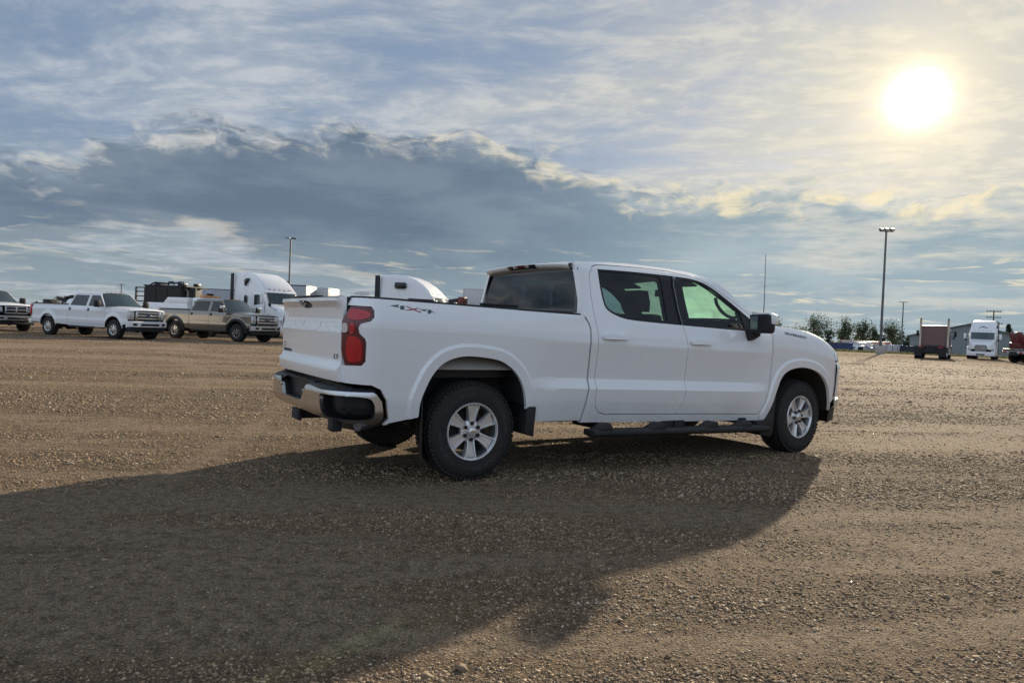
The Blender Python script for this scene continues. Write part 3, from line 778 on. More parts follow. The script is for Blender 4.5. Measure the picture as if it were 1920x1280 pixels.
RD = [(1.461, 1.819), (1.346, 1.812), (1.267, 1.789), (1.211, 1.709), (1.184, 1.537), (1.176, 1.355), (1.183, 1.251), (1.19, 1.013), (1.192, .802), (1.185, .64), (1.20, .56), (1.245, .505), (1.315, .486)]
MD = [(2.178, .464), (2.237, .558), (2.257, .673), (2.268, .769), (2.267, 1.031), (2.248, 1.193), (2.231, 1.273), (2.222, 1.435), (2.235, 1.683), (2.285, 1.827)]
FD = [(3.319, .434), (3.398, .571), (3.432, .731), (3.447, 1.05), (3.450, 1.157), (3.450, 1.26), (3.425, 1.325)]
RDOOR = RD+MD+[(1.96, 1.832), (1.732, 1.829)]
FDOOR = MD[::-1]+FD+DT[:3:-1]
DOORS = RD+[(2.178, .464)]+FD+DT[::-1][:-1]
RWIN = [(1.32, 1.770), (1.32, 1.770), (1.667, 1.778), (2.10, 1.778), (2.274, 1.775), (2.274, 1.775), (2.274, 1.775), (2.225, 1.683), (2.212, 1.435), (2.222, 1.300), (2.222, 1.300), (2.222, 1.300), (1.61, 1.319), (1.456, 1.343), (1.333, 1.398), (1.308, 1.453), (1.305, 1.591)]
RGLASS = [(1.345, 1.752), (1.345, 1.752), (1.66, 1.760), (2.085, 1.758), (2.085, 1.758), (2.08, 1.66), (2.048, 1.334), (2.048, 1.334), (1.62, 1.340), (1.47, 1.362), (1.354, 1.414), (1.333, 1.46), (1.329, 1.59)]
FWIN = [(2.296, 1.776), (2.296, 1.776), (2.564, 1.764), (2.748, 1.703), (2.973, 1.568), (3.176, 1.429), (3.268, 1.365), (3.268, 1.365), (3.285, 1.272), (3.285, 1.272), (3.063, 1.276), (2.240, 1.299), (2.240, 1.299), (2.240, 1.299), (2.231, 1.435), (2.246, 1.683)]
FGLASS = [(2.365, 1.750), (2.365, 1.750), (2.558, 1.740), (2.736, 1.682), (2.955, 1.550), (3.085, 1.462), (3.085, 1.462), (3.112, 1.300), (3.112, 1.300), (2.345, 1.326), (2.345, 1.326), (2.345, 1.55)]
CAB = [(1.075, .437), (1.089, .52), (1.106, .671), (1.123, .80), (1.113, 1.071), (1.118, 1.234), (1.110, 1.272), (1.082, 1.325), (1.057, 1.36), (1.055, 1.45), (1.060, 1.60), (1.065, 1.74), (1.07, 1.803)]
RAIL = [(1.07, 1.803), (1.3, 1.838), (1.566, 1.857), (2.05, 1.870), (2.40, 1.864), (2.62, 1.846), (2.766, 1.806)]
APIL = [(2.766, 1.806), (2.853, 1.756), (3.008, 1.656), (3.314, 1.442), (3.44, 1.345), (3.462, 1.322)]
CABO = CAB+RAIL[1:]+APIL[1:]+[(3.462, 1.157), (3.459, 1.05), (3.444, .731), (3.41, .571), (3.332, .434), (3.338, .366), (2.229, .389), (1.07, .417)]
def poly_at(P, t):
    L = [0.0]
    for a, b in zip(P, P[1:]): L.append(L[-1]+math.hypot(b[0]-a[0], b[1]-a[1]))
    q = t*L[-1]
    for i in range(len(P)-1):
        if q <= L[i+1]+1e-9:
            k = (q-L[i])/(L[i+1]-L[i]); return (lerp(P[i][0], P[i+1][0], k), lerp(P[i][1], P[i+1][1], k))
    return P[-1]
def TG(y, z, d=0.0):
    """tailgate skin: overhanging lip on top, creased face, flared sill"""
    X = sm([(.74, -1.050), (.80, -1.062), (.868, -1.066), (.888, -1.040), (.92, -1.036), (1.10, -1.043), (1.128, -1.046), (1.195, -1.034), (1.30, -1.036), (1.318, -1.040), (1.352, -1.078), (1.372, -1.082), (1.388, -1.070)], z, .005)
    if z > 1.30: X = lerp(X, -1.036, abs(y/.829)**18)
    return (X-.018*(1-(y/.8)**2)-d, y, z)
CREASE = [[(s, z+rk(s)) for s in np.arange(.5, 3.5, .1)] for z in (.715, .802)]
def offset_line(P, d):
    Q = []
    for i, b in enumerate(P):
        a, c = P[max(0, i-1)], P[min(len(P)-1, i+1)]; tx, tz = c[0]-a[0], c[1]-a[1]; l = math.hypot(tx, tz) or 1
        Q.append((b[0]-tz/l*d, b[1]+tx/l*d))
    return Q
ARCH_LINES = [offset_line(P, d) for P in (_AR, _AF) for d in (.072, .085, .098)]
def build_pickup():
    W, B = MT['white_paint'], MT['black_plastic']
    root = empty('pickup_truck', (-.783918, 6.506436, 0), .553552)
    tag(root, 'white crew cab pickup seen from behind, parked alone on the gravel in front', 'pickup truck')
    # ---- box
    arch = chaikin(ARCH_R, 2, False)
    BED_O = [(S_MIN, 1.387), (-.7, 1.384), (.11, 1.367)]+BF+[(.50, .445), (.472, .452)]+arch[::-1]+[(-.487, .513), (-.75, .468), (-.714, .505), (-.738, .642), (-.786, .722), (-.86, .755), (S_MIN, .766)]+[(S_MIN, .8895)]+[(a, b-.0035) if i < 2 else ((a+.004, b) if i < 11 else (a, b+.004)) for i, (a, b) in enumerate(LAMP)][1:-1]+[(S_MIN, 1.326)]
    bs = side_part('bedside', W, root, BED_O, step=.022, creases=CREASE+ARCH_LINES, smooth=24)
    arch2 = chaikin(ARCH_F, 2, False)
    # ---- tail lamps
    for sd, lo in zip((-1, 1), side_part('tail_lamp', MT['red_dark'], root, chaikin(LAMP, 1), step=.02, depth=.05, d=.004)):
        lo['label'] = 'red tail lamp with a small clear reversing light'
        def sub(name, mat, P, d=.010):
            q = panel(SIDE, chaikin(P, 2), (), .02, .008, d)
            if sd > 0: q.mirror()
            q.build(name, mat, lo, smooth=38)
        m = S_MIN
        sub('upper_lens', MT['red_lens'], [(m+.05, 1.225), (-1.00, 1.218), (-.94, 1.225), (-.89, 1.245), (-.887, 1.285), (-1.00, 1.300), (m+.06, 1.302)])
        sub('lower_lens', MT['red_lens'], [(m+.055, .915), (-.955, .920), (-.935, .94), (-.935, 1.05), (-.96, 1.09), (-1.00, 1.105), (m+.055, 1.105)])
        sub('middle_lens', MT['red_lens'], [(-1.035, 1.12), (-.995, 1.12), (-.992, 1.20), (-1.035, 1.205)])
        sub('reversing_light', MT['clear_lens'], [(m+.010, 1.125), (-1.052, 1.127), (-1.045, 1.15), (-1.052, 1.195), (m+.012, 1.197)], .012)
        for k in range(4): sub('lens_rib', MT['red_lens'], [(-.985, .955+k*.03), (-.948, .955+k*.03), (-.948, .967+k*.03), (-.985, .967+k*.03)], .015)
    # ---- bed rails, inner box, bulkhead
    rail = MB()
    RS = [(S_MIN, 1.387), (-1.0, 1.3875), (-.7, 1.385), (.11, 1.368), (.6, 1.3585), (1.02, 1.351)]
    rows = []
    for i in range(41):
        s, z = poly_at(RS, i/40); a = SIDE(s, z-.004, .002); x, y, nx, ny = plan(s)
        rows.append([(a[0], a[1], z-.010), (a[0], a[1], z+.002), (a[0]-nx*.010, a[1]-ny*.010, z+.008), (a[0]-nx*.10, a[1]-ny*.10, z+.010), (a[0]-nx*.11, a[1]-ny*.11, z-.03)])
    n = 5; rail.add([p for q in rows for p in q], [(i*n+k, i*n+k+1, (i+1)*n+k+1, (i+1)*n+k) for i in range(40) for k in range(n-1)])
    both(rail, 'bed_rail_cap', B, root, smooth=45)
    for x0 in (-.46, .12, .30):
        both(MB().cbox((x0, -.90, 1.372+.016), (.20 if x0 != .12 else .12, .05, .022)), 'tie_down', MT['black_trim'], root, bevel=.006)
    MB().box(-.98, 1.02, -.79, .79, .80, .83).build('bed_floor', MT['black_trim'], root)
    both(MB().box(-.98, 1.02, -.80, -.84, .80, 1.37).box(-.42, .44, -.60, -.80, .82, 1.03), 'bed_inner_wall', MT['black_trim'], root)
    MB().box(1.0, 1.03, -.93, .93, .60, 1.345).build('bed_bulkhead', W, root)
    # ---- tailgate
    hp = [(-.115, 1.302), (.115, 1.302), (.175, 1.338), (.135, 1.364), (-.135, 1.364), (-.175, 1.338)]
    tgo = [(-.827, .768), (.827, .768), (.827, 1.385), (-.827, 1.385)]
    tg = MB(); q = panel(TG, tgo, [chaikin(hp, 1)], .024, .035); tg.add(q.v, q.f)
    tgo_ = tg.build('tailgate', W, root, smooth=30)
    both(MB().grid(lambda u, v: (lerp(-.95, -1.01, v), -.828+0*u, lerp(.77, 1.386, u)), 4, 1), 'tailgate_gap', MT['chassis'], root)
    MB().grid(lambda u, v: (lerp(-1.082, -1.01, v)-.018*(1-(2*u-1)**2)*(1-v), lerp(-.79, .79, u), 1.3865+.004*math.sin(v*3.1)), 20, 4).build('tailgate_cap', B, tgo_, smooth=60)
    MB().box(-1.085, -1.02, -.30, .33, 1.388, 1.402).build('tailgate_spoiler', B, tgo_, bevel=.006)
    hb = MB().cbox((-1.025, 0, 1.333), (.02, .36, .07)); hb.build('handle_pocket', MT['black_trim'], tgo_)
    MB().cbox((-1.056, 0, 1.350), (.018, .20, .014)).build('handle', MT['chassis'], tgo_, bevel=.006)
    MB().tube((-1.062, 0, 1.318), (-1.072, 0, 1.318), .014, .012, 16).build('reversing_camera', MT['black_trim'], tgo_)
    flat_text('CHEVROLET', lambda u, v, h: TG(.72-1.44*u, 1.122+.088*v, h+.0003), .0010).build('embossed_lettering', W, tgo_, smooth=0)
    flat_text('LT', lambda u, v, h: TG(-.685-.085*u, .930+.034*v, h+.0005), .004).build('trim_badge', MT['decal_grey'], tgo_, smooth=0)
    flat_text('SILVERADO', lambda u, v, h: TG(.765-.29*u, .924+.026*v, h+.0005), .004).build('model_badge', MT['decal_grey'], tgo_, smooth=0)
    bd = MB(); pl = panel(TG, [(.765, .966), (.765, 1.002), (.675, 1.002), (.675, .966)], [[(.757, .972), (.757, .996), (.683, .996), (.683, .972)]], .03, .0, .003); bd.add(pl.v, pl.f); bd.build('dealer_sticker', MT['decal_grey'], tgo_, smooth=0)
    # ---- cab shell
    cab = side_part('cab_side', W, root, CABO, [offset_poly(DOORS, .0035)], step=.03, depth=.05, creases=CREASE, smooth=24)
    side_part('pillar_trim', MT['interior'], root, offset_poly(CABO, -.01), [offset_poly(DOORS, -.02)], step=.05, depth=0, d=-.055)
    side_part('sill_cover', MT['chassis'], root, [(1.10, .46), (3.38, .40), (3.44, 1.25), (1.14, 1.30)], step=.08, depth=0, d=-.075)
    for nm, out, win, gl, gm, hx in (('rear_door', RDOOR, RWIN, RGLASS, 'glass_privacy', 1.372), ('front_door', FDOOR, FWIN, FGLASS, 'glass_front', 2.434)):
        wo = chaikin(win, 2); go = chaikin(gl, 2)
        dr = side_part(nm, W, root, offset_poly(out, -.0028), [wo], step=.018, depth=.03, creases=CREASE, smooth=22)
        side_part('window_trim', MT['black_trim'], dr, offset_poly(wo, -.0005), [go], step=.03, depth=.012, d=-.007)
        side_part('window', MT[gm], dr, offset_poly(go, .004), (), step=.06, depth=0, d=-.014)
        side_part('door_trim', MT['interior'], dr, offset_poly(out, -.02), [offset_poly(go, .012)], step=.06, depth=.02, d=-.06)
        hz = 1.163-.022*(hx-1.372)*.9
        for sd, D in zip((-1, 1), dr):
            def cv(name, P, mat, d, depth):
                m_ = panel(SIDE, chaikin(P, 2), (), .02, depth, d)
                if sd > 0: m_.mirror()
                return m_.build(name, mat, D, smooth=40)
            cv('handle_recess', [(hx-.065, hz-.035), (hx+.065, hz-.035), (hx+.075, hz), (hx+.05, hz+.04), (hx-.05, hz+.04), (hx-.075, hz)], MT['white_plain'], .0012, 0)
            cv('handle', [(hx-.135, hz-.016), (hx-.135, hz-.016), (hx+.135, hz-.018), (hx+.14, hz), (hx+.125, hz+.018), (hx-.13, hz+.018), (hx-.14, hz)], W, .038, .03)
        ml = [(2.2295, 1.302), (2.222, 1.435), (2.235, 1.683), (2.266, 1.772)]      # black cover of the middle pillar
        a0, a1 = (-.018, -.0032) if nm == 'rear_door' else (.0032, .020)
        side_part('pillar_cover', MT['black_trim'], dr, [(a+a1, b) for a, b in ml]+[(a+a0, b) for a, b in reversed(ml)], (), step=.03, depth=.004, d=.0015)
    # ---- roof, rear wall and glass
    def rail_pt(u):
        s, z = poly_at(RAIL, u); return SIDE(s, z)
    def roof(u, v, drop=0.0):
        e = rail_pt(u); k = 2*v-1; c = 1-abs(k)**2.4
        rib = .006*math.cos(k*math.pi*5)*c if .08 < u < .9 else 0
        return (e[0]+.11*u**5*(1-k*k), e[1]*(-k)*-1 if False else e[1]*(1-2*v), e[2]+lerp(.020, .042, min(1, u*2))*c+rib*.5-drop)
    MB().grid(lambda u, v: roof(u, v), 40, 44).build('roof', W, root, smooth=60)
    MB().grid(lambda u, v: roof(u, .03+.94*v, .055), 16, 16).build('headliner', MT['headliner'], root, smooth=60)
    # lip over the rear window
    def lip(u, v):
        k = 2*v-1; e = rail_pt(0); y = e[1]*-k; c = 1-abs(k)**2.4; z = e[2]+.020*c
        pr = [(0, 0), (-.035, .004), (-.075, -.004), (-.082, -.014), (-.070, -.034), (-.03, -.052), (.02, -.060)]
        i = min(5, int(u*6)); t = u*6-i; a, b = pr[i], pr[i+1]
        sw = 1-.35*abs(k)**4
        return (e[0]+lerp(a[0], b[0], t)*sw, y*.985, z+lerp(a[1], b[1], t))
    lp = MB().grid(lip, 12, 36).build('roof_lip', W, root, smooth=40)
    ch = MB().grid(lambda u, v: (lambda P: (P[0]-.006, P[1], P[2]))(lip(.42+.36*u, .5+(v-.5)*.34)), 4, 12).build('high_brake_lamp', MT['black_gloss'], root, smooth=50)
    MB().grid(lambda u, v: (lambda P: (P[0]-.010, P[1], P[2]))(lip(.46+.22*u, .5+(v-.5)*.15)), 3, 6).build('red_lens', MT['red_dark'], ch, smooth=50)
    for c0 in (.405, .545): MB().grid(lambda u, v: (lambda P: (P[0]-.010, P[1], P[2]))(lip(.47+.20*u, c0+v*.05)), 3, 4).build('cargo_lens', MT['clear_lens'], ch, smooth=50)
    def back(a, b, d=0.0):   # (y, z)
        return (1.055+.10*(b-1.36)-.012*(1-(a/.8)**2)*0-d, a, b)
    gl = [(-.835, 1.372), (.835, 1.372), (.775, 1.765), (-.775, 1.765)]
    wall = [(-.925, .80), (.925, .80), (.935, 1.33), (.90, 1.45), (.80, 1.72), (.76, 1.80), (.45, 1.812), (0, 1.818), (-.45, 1.812), (-.76, 1.80), (-.80, 1.72), (-.90, 1.45), (-.935, 1.33)]
    q = panel(back, wall, [gl], .06, .02); q.build('cab_rear_wall', W, root, smooth=30)
    q = panel(back, offset_poly(gl, .004), [offset_poly(gl, -.028)], .06, .0, .006); q.build('rear_window_band', MT['black_gloss'], root, smooth=30)
    q = panel(back, offset_poly(gl, -.02), (), .10, 0, .003); rw = q.build('rear_window', MT['glass_rear'], root, smooth=0)
    # ---- windscreen, cowl, bonnet
    def wind(u, v):
        s, z = poly_at(APIL, u); e = SIDE(s, z); k = 2*v-1; c = 1-k*k
        return (e[0]+lerp(.11, .24, u)*c, e[1]*(1-2*v)*.995, e[2]+.042*(1-abs(k)**2.4)*(1-u)+.004*c)
    MB().grid(wind, 16, 24).build('windscreen', MT['glass_screen'], root, smooth=80)
    MB().grid(lambda u, v: (lambda P: (P[0]+.003, P[1], P[2]+.003))(wind(u*.07, .03+.94*v)), 3, 24).build('sunshade_band', MT['black_gloss'], root, smooth=80)
    def hood(u, v):
        s = lerp(3.475, 4.66, u); e = SIDE(s, zt(s)-.001); k = 2*v-1; c = 1-abs(k)**2.6
        ext = .02+.20*u**3; z = e[2]+.046*c*(1-.35*u**4)
        if abs(k) < .62: z += .014*sst(.62, .46, abs(k))*(1-u**6)
        z -= .05*max(0, (u-.86)/.14)**2*(1-abs(k)**6*.3)
        return (e[0]+ext*(1-abs(k)**2.2)+(.06*(1-k*k) if u == 0 else 0), e[1]*(1-2*v), z)
    MB().grid(hood, 44, 48).build('bonnet', W, root, smooth=45)
    MB().grid(lambda u, v: tuple(lerp(a, b, u) for a, b in zip((lambda P: (P[0]-.02, P[1], P[2]-.01))(wind(1, v)), (lambda P: (P[0]+.02, P[1], P[2]-.03))(hood(0, v)))), 3, 24).build('cowl', B, root, smooth=50)
    for yy in (.45, -.10): MB().path([(3.66, yy, 1.352), (3.63, yy-.15, 1.362), (3.57, yy-.42, 1.365)], .008, 6).build('wiper', MT['black_trim'], root)
    # ---- front wings, lamps, grille, bumper
    top = [(s, zt(s)-.002) for s in np.linspace(4.63, 3.47, 24)]
    FEN = [(3.470, 1.157), (3.466, 1.05), (3.451, .731), (3.417, .571), (3.341, .434), (3.345, .366), (3.40, .366)]+arch2[:-1]+[(4.49, .53), (4.53, .552), (4.585, .62), (4.60, .80), (4.61, .935), (4.57, .985), (4.545, 1.04), (4.545, 1.10), (4.60, 1.125)]+top
    fen = side_part('front_wing', W, root, FEN, step=.022, depth=.03, creases=ARCH_LINES, smooth=24)
    for sd, f in zip((-1, 1), fen):
        def fn(u, v, h):
            if sd > 0: u = 1-u
            p = SIDE(3.663+.343*u, 1.262-.095*u*.35*1.0+.024*v-.006*u, h+.001)
            return p if sd < 0 else (p[0], -p[1], p[2])
        flat_text('SILVERADO', fn, .004).build('model_badge', MT['decal_grey'], f, smooth=0)
    hl = side_part('headlamp', MT['head_lens'], root, chaikin([(4.55, 1.03), (4.575, .99), (4.95, .965), (4.95, 1.065), (4.62, 1.115), (4.555, 1.10)], 1), step=.03, depth=.06, d=.002)
    front_sweep([(-.08, 1.06), (-.012, 1.055), (-.010, .99), (-.08, .985)], 4.90).build('grille_bar', MT['chrome'], root, smooth=40)
    front_sweep([(-.08, .945), (-.012, .94), (-.010, .87), (-.08, .865)], 4.90).build('grille_bar', MT['chrome'], root, smooth=40)
    front_sweep([(-.10, 1.10), (-.05, 1.09), (-.05, .62), (-.10, .60)], 4.86).build('grille', MT['black_gloss'], root, smooth=40)
    bt = [(-.16, -.045), (-.06, -.045), (-.05, -.07), (.05, -.07), (.06, -.045), (.16, -.045), (.14, .045), (.05, .045), (.04, .07), (-.04, .07), (-.05, .045), (-.14, .045)]
    MB().prism([(a, b+.965) for a, b in bt], 4.90, 4.925, 'x').build('front_emblem', MT['gold'], root)
    front_sweep([(-.06, .985), (-.008, .975), (.016, .945), (.022, .90), (.016, .78), (.006, .62), (-.012, .56), (-.05, .55)], 4.600).build('front_bumper', W, root, smooth=40)
    front_sweep([(-.03, .575), (.012, .565), (.018, .50), (-.01, .47), (-.06, .46)], 4.56).build('bumper_trim', MT['chrome'], root, smooth=40)
    front_sweep([(-.04, .50), (-.014, .47), (-.03, .32), (-.09, .28)], 4.50).build('air_dam', B, root, smooth=40)
    # ---- aerial on the right front wing
    MB().path([(3.535, -.80, 1.36), (3.525, -.81, 1.60), (3.49, -.83, 2.085)], [.006, .0045, .0030], 6).build('aerial', MT['decal_grey'], root)
    # ---- mirrors
    for sd in (-1, 1):
        def mk(mb, name, mat, parent, **kw):
            if sd > 0: mb.mirror()
            return mb.build(name, mat, parent, **kw)
        hx_, y0, y1 = 3.10, -1.015, -1.262
        hd = mk(MB().loft([[(3.065, y0, 1.262), (3.065, y1+.012, 1.262), (3.065, y1, 1.30), (3.065, y1+.008, 1.432), (3.065, y1+.04, 1.446), (3.065, y0, 1.440)],
                           [(3.135, y0, 1.258), (3.135, y1+.012, 1.258), (3.135, y1-.002, 1.30), (3.135, y1+.006, 1.440), (3.135, y1+.04, 1.452), (3.135, y0, 1.446)],
                           [(3.205, y0+.02, 1.27), (3.205, y1+.05, 1.27), (3.205, y1+.04, 1.31), (3.205, y1+.05, 1.42), (3.205, y1+.08, 1.435), (3.205, y0+.02, 1.43)]]), 'mirror', B, root, bevel=.01)
        mk(MB().loft([[(3.095, y0, 1.350), (3.095, y1-.016, 1.350), (3.095, y1-.012, 1.452), (3.095, y1+.03, 1.466), (3.095, y0, 1.460)], [(3.225, y0+.02, 1.350), (3.225, y1+.02, 1.350), (3.225, y1+.025, 1.436), (3.225, y1+.06, 1.452), (3.225, y0+.02, 1.446)]]), 'mirror_cap', W, hd, bevel=.008)
        mk(MB().grid(lambda u, v: (3.060+.012*u, lerp(y0-.02, y1+.028, u), lerp(1.29, 1.425, v)), 3, 3), 'mirror_glass', MT['mirror'], hd)
        mk(MB().loft([[(3.10, -.955, 1.16), (3.20, -.955, 1.175), (3.24, -.955, 1.30), (3.08, -.955, 1.29)], [(3.085, -1.06, 1.22), (3.19, -1.06, 1.23), (3.20, -1.06, 1.29), (3.075, -1.06, 1.29)]]), 'mirror_arm', B, hd, bevel=.006)
    # ---- rear bumper
    half = [(.27, .58), (.385, .716), (.70, .702), (.915, .706), (1.165, .704), (1.190, .690), (1.233, .634), (1.250, .519), (1.235, .475), (1.20, .455), (.967, .472), (.684, .488), (.57, .495), (.08, .502)]
    bo = half+[(-a, b) for a, b in reversed(half)]
    pk = chaikin([(.675, .673), (.759, .674), (1.117, .674), (1.178, .635), (1.187, .530), (1.153, .497), (.76, .503), (.722, .535), (.685, .605)], 2)
    q = panel(RBUMP, bo, [pk, [(-a, b) for a, b in pk]], .022, .030); bmp = q.build('rear_bumper', MT['chrome'], root, smooth=32)
    for sg in (1, -1):
        q = MB(); P = pk if sg > 0 else [(-a, b) for a, b in pk]; m_ = panel(RBUMP, offset_poly(P, .004), (), .04, 0, -.085); q.add(m_.v, m_.f)
        L = resample(offset_poly(P, .003), .04); n = len(L); q.add([RBUMP(a, b, -.012) for a, b in L]+[RBUMP(a, b, -.085) for a, b in L], [(i, (i+1) % n, n+(i+1) % n, n+i) for i in range(n)])
        q.build('corner_step', MT['black_trim'], bmp, smooth=30)
    pd = MB()
    for sg in (1, -1):
        ts = np.linspace(.33, 1.19, 30); vs = []
        for t in ts:
            a = RBUMP(sg*t, .704, -.006); b = RBUMP(sg*t, .725, -.022); yy = a[1]
            if abs(t) < 1.0: c = (-.985, yy*.985, .738); e = (-.93, yy*.97, .73)
            else: c = RBUMP(sg*t, .735, -.05); e = RBUMP(sg*t, .73, -.12)
            vs += [a, b, c, e]
        pd.add(vs, [(i*4+k, i*4+k+1, (i+1)*4+k+1, (i+1)*4+k) for i in range(29) for k in range(3)])
    pd.box(-1.10, -.95, -.40, .40, .715, .738)
    pd.build('step_pad', B, bmp, smooth=40)
    nt = MB().box(-1.085, -1.07, -.40, .40, .52, .735).box(-1.16, -1.08, -.30, .30, .560, .578)
    nt.grid(lambda u, v: (lerp(-1.155, -1.075, v), -(lerp(.275, .385, u)), lerp(.58, .72, u)), 2, 1); nt.grid(lambda u, v: (lerp(-1.155, -1.075, v), (lerp(.275, .385, u)), lerp(.58, .72, u)), 2, 1)
    nt.build('plate_recess', MT['black_trim'], bmp)
    MB().box(-1.12, -.90, -.055, .055, .405, .475).box(-1.13, -1.10, -.10, .10, .395, .485).build('tow_hitch', MT['chassis'], root, bevel=.006)
    MB().box(-1.08, -1.0, -.70, -.80, .40, .50).build('bumper_bracket', MT['chassis'], root, bevel=.01)
    for sd in (-1, 1): MB().tube((-1.148, sd*.33, .66), (-1.168, sd*.33, .66), .012, n=12).build('plate_lamp', MT['clear_lens'], bmp)
    # ---- underside
    both(MB().box(-1.05, 4.6, -.40, -.50, .50, .64), 'frame_rail', MT['chassis'], root, bevel=.01)
    MB().tube((0, -.78, .40), (0, .78, .40), .055, n=16).build('rear_axle', MT['chassis'], root)
    MB().lathe([(.0, -.15), (.10, -.13), (.15, -.05), (.15, .05), (.10, .13), (.0, .15)], (0, .05, .40), 20, 'x').build('differential', MT['chassis'], root)
    both(MB().path([(-.75, -.55, .60), (-.4, -.55, .45), (0, -.55, .42), (.4, -.55, .45), (.7, -.55, .55)], .035, 6), 'leaf_spring', MT['chassis'], root)
    both(MB().tube((.1, -.58, .40), (-.15, -.50, .85), .03, n=10), 'shock_absorber', MT['steel'], root)
    MB().path([(2.6, -.30, .42), (1.2, -.32, .44), (.55, -.45, .50), (.0, -.60, .60), (-.45, -.70, .52), (-.80, -.84, .465), (-.93, -.92, .455)], .038, 12).build('exhaust_pipe', MT['steel'], root)
    MB().tube((1.1, -.32, .44), (1.9, -.31, .43), .10, n=16).build('silencer', MT['steel'], root)
    MB().box(.55, 2.2, .05, .45, .36, .62).build('fuel_tank', MT['chassis'], root, bevel=.03)
    MB().box(-.95, -.45, -.40, .40, .52, .72).build('spare_wheel_well', MT['chassis'], root, bevel=.05)
    MB().box(1.1, 3.45, -.86, .86, .50, .56).build('cab_floor', MT['chassis'], root)
    MB().box(2.4, 3.4, -.35, .35, .36, .52).box(3.5, 4.5, -.40, .40, .40, 1.05).build('engine', MT['chassis'], root, bevel=.03)
    for nm, A, x0, wd in (('rear', arch, 0.0, .42), ('front', arch2, 3.975, .46)):
        ln = MB()
        n = len(A); k = 1.03
        ln.add([(SIDE(a, b, -.028)[0], SIDE(a, b, -.028)[1], b) for a, b in A]+[(x0+(a-x0)*k, -.90, .42+(b-.42)*k) for a, b in A]+[(x0+(a-x0)*k, -1+wd, .42+(b-.42)*k) for a, b in A], [(r*n+i, r*n+i+1, (r+1)*n+i+1, (r+1)*n+i) for i in range(n-1) for r in range(2)])
        ln.box(x0-.5, x0+.5, -1+wd-.01, -1+wd+.01, .45, 1.0)
        both(ln, 'wheel_arch_liner', MT['liner'], root, smooth=50)
    both(MB().box(-.42, .37, -.945, -.60, .868, .874).grid(lambda u, v: (lerp(-.40, .36, u), lerp(-.80, -.955, v), lerp(.99, .870, v)), 8, 3), 'bed_wheelhouse', MT['liner_tan'], root)
    # ---- wheels
    wr = make_wheel('wheel', root)
    spots = [(0.0, -.955, .384, 0, 0.03), (3.988, -.955, .384, R(4), .35), (0.0, .955, .384, math.pi, .5), (3.988, .955, .384, math.pi+R(4), .9)]
    for i, (x, y, z, rz, rot) in enumerate(spots):
        w = wr if i == 0 else copy_tree(wr, root)
        w.location = (x, y, z); w.rotation_euler = (0, rot if rz < 3 else -rot, rz); w.scale = (.968, .968, .968)
    # ---- mud flaps, running boards
    both(MB().add([(-.450, -.985, .165), (-.438, -.985, .165), (-.352, -.76, .165), (-.364, -.76, .165), (-.462, -.985, .66), (-.450, -.985, .66), (-.364, -.76, .66), (-.376, -.76, .66)], [(0, 3, 2, 1), (4, 5, 6, 7), (0, 1, 5, 4), (1, 2, 6, 5), (2, 3, 7, 6), (3, 0, 4, 7)]), 'mud_flap', MT['black_plastic'], root, bevel=.004)
    both(MB().prism([(.455, .36), (.545, .325), (.562, .570), (.50, .575), (.47, .56)], -1.006, -.75), 'mud_flap', MT['black_plastic'], root, bevel=.006)
    both(MB().prism([(3.28, .36), (3.30, .265), (3.36, .215), (3.50, .195), (3.53, .24), (3.545, .42), (3.56, .62), (3.545, .63), (3.47, .47), (3.42, .375)], -.992, -.78), 'mud_flap', MT['black_plastic'], root, bevel=.006)
    for sd in (-1, 1):
        st = MB().loft([[(x, -1.02-.0, z-.032), (x, -1.085, z-.030), (x, -1.105, z-.012), (x, -1.105, z+.016), (x, -1.09, z+.028), (x, -.95, z+.028), (x, -.945, z-.02)] for x, z in ((1.10, .338), (1.12, .338), (2.2, .318), (3.30, .300), (3.36, .296))])
        if sd > 0: st.mirror()
        so_ = st.build('running_board', MT['black_plastic'], root, bevel=.005)
        for x, z in ((1.24, .336), (1.86, .325), (2.55, .312), (3.02, .304)):
            b = MB().prism([(x-.10, z+.026), (x+.07, z+.026), (x+.07, z+.062), (x+.045, z+.082), (x+.01, z+.076)], -1.09, -.96)
            if sd > 0: b.mirror()
            b.build('step_pad', MT['black_plastic'], so_, bevel=.006)
        for x in (1.35, 2.2, 3.1):
            b = MB().box(x-.04, x+.04, -.50, -.97, .34, .40)
            if sd > 0: b.mirror()
            b.build('bracket', MT['chassis'], so_)
    MB().box(2.02, 2.30, -.95, -.80, .335, .40).build('sill_box', MT['chassis'], root)
    # ---- 4X4 decal, drawn as slanted letters on the bedside
    def dec(name, mat, P):
        # crop pixels of the lettering to side coordinates
        q = panel(SIDE, [(-.730+.00028*(a-160), 1.3445-.000262*(b-280)-.000003*(a-160)) for a, b in P], (), .02, 0, .0012)
        a_ = q.build(name, mat, bs[0], smooth=0)
        q.mirror(); q.build(name, mat, bs[1], smooth=0)
    G, RR = MT['decal_grey'], MT['decal_red']
    dec('decal', G, [(160, 325), (230, 300), (360, 278), (425, 280), (360, 312), (420, 345), (380, 352), (250, 335), (165, 332)])
    dec('decal', G, [(445, 295), (560, 300), (540, 410), (420, 405)])
    dec('decal', RR, [(575, 300), (640, 300), (800, 365), (900, 335), (1020, 335), (1050, 350), (960, 350), (850, 385), (1020, 440), (1010, 465), (960, 455), (800, 395), (660, 425), (560, 420), (560, 405), (650, 400), (750, 375)])
    dec('decal', G, [(970, 390), (1100, 360), (1210, 345), (1225, 352), (1150, 380), (1215, 410), (1100, 405)])
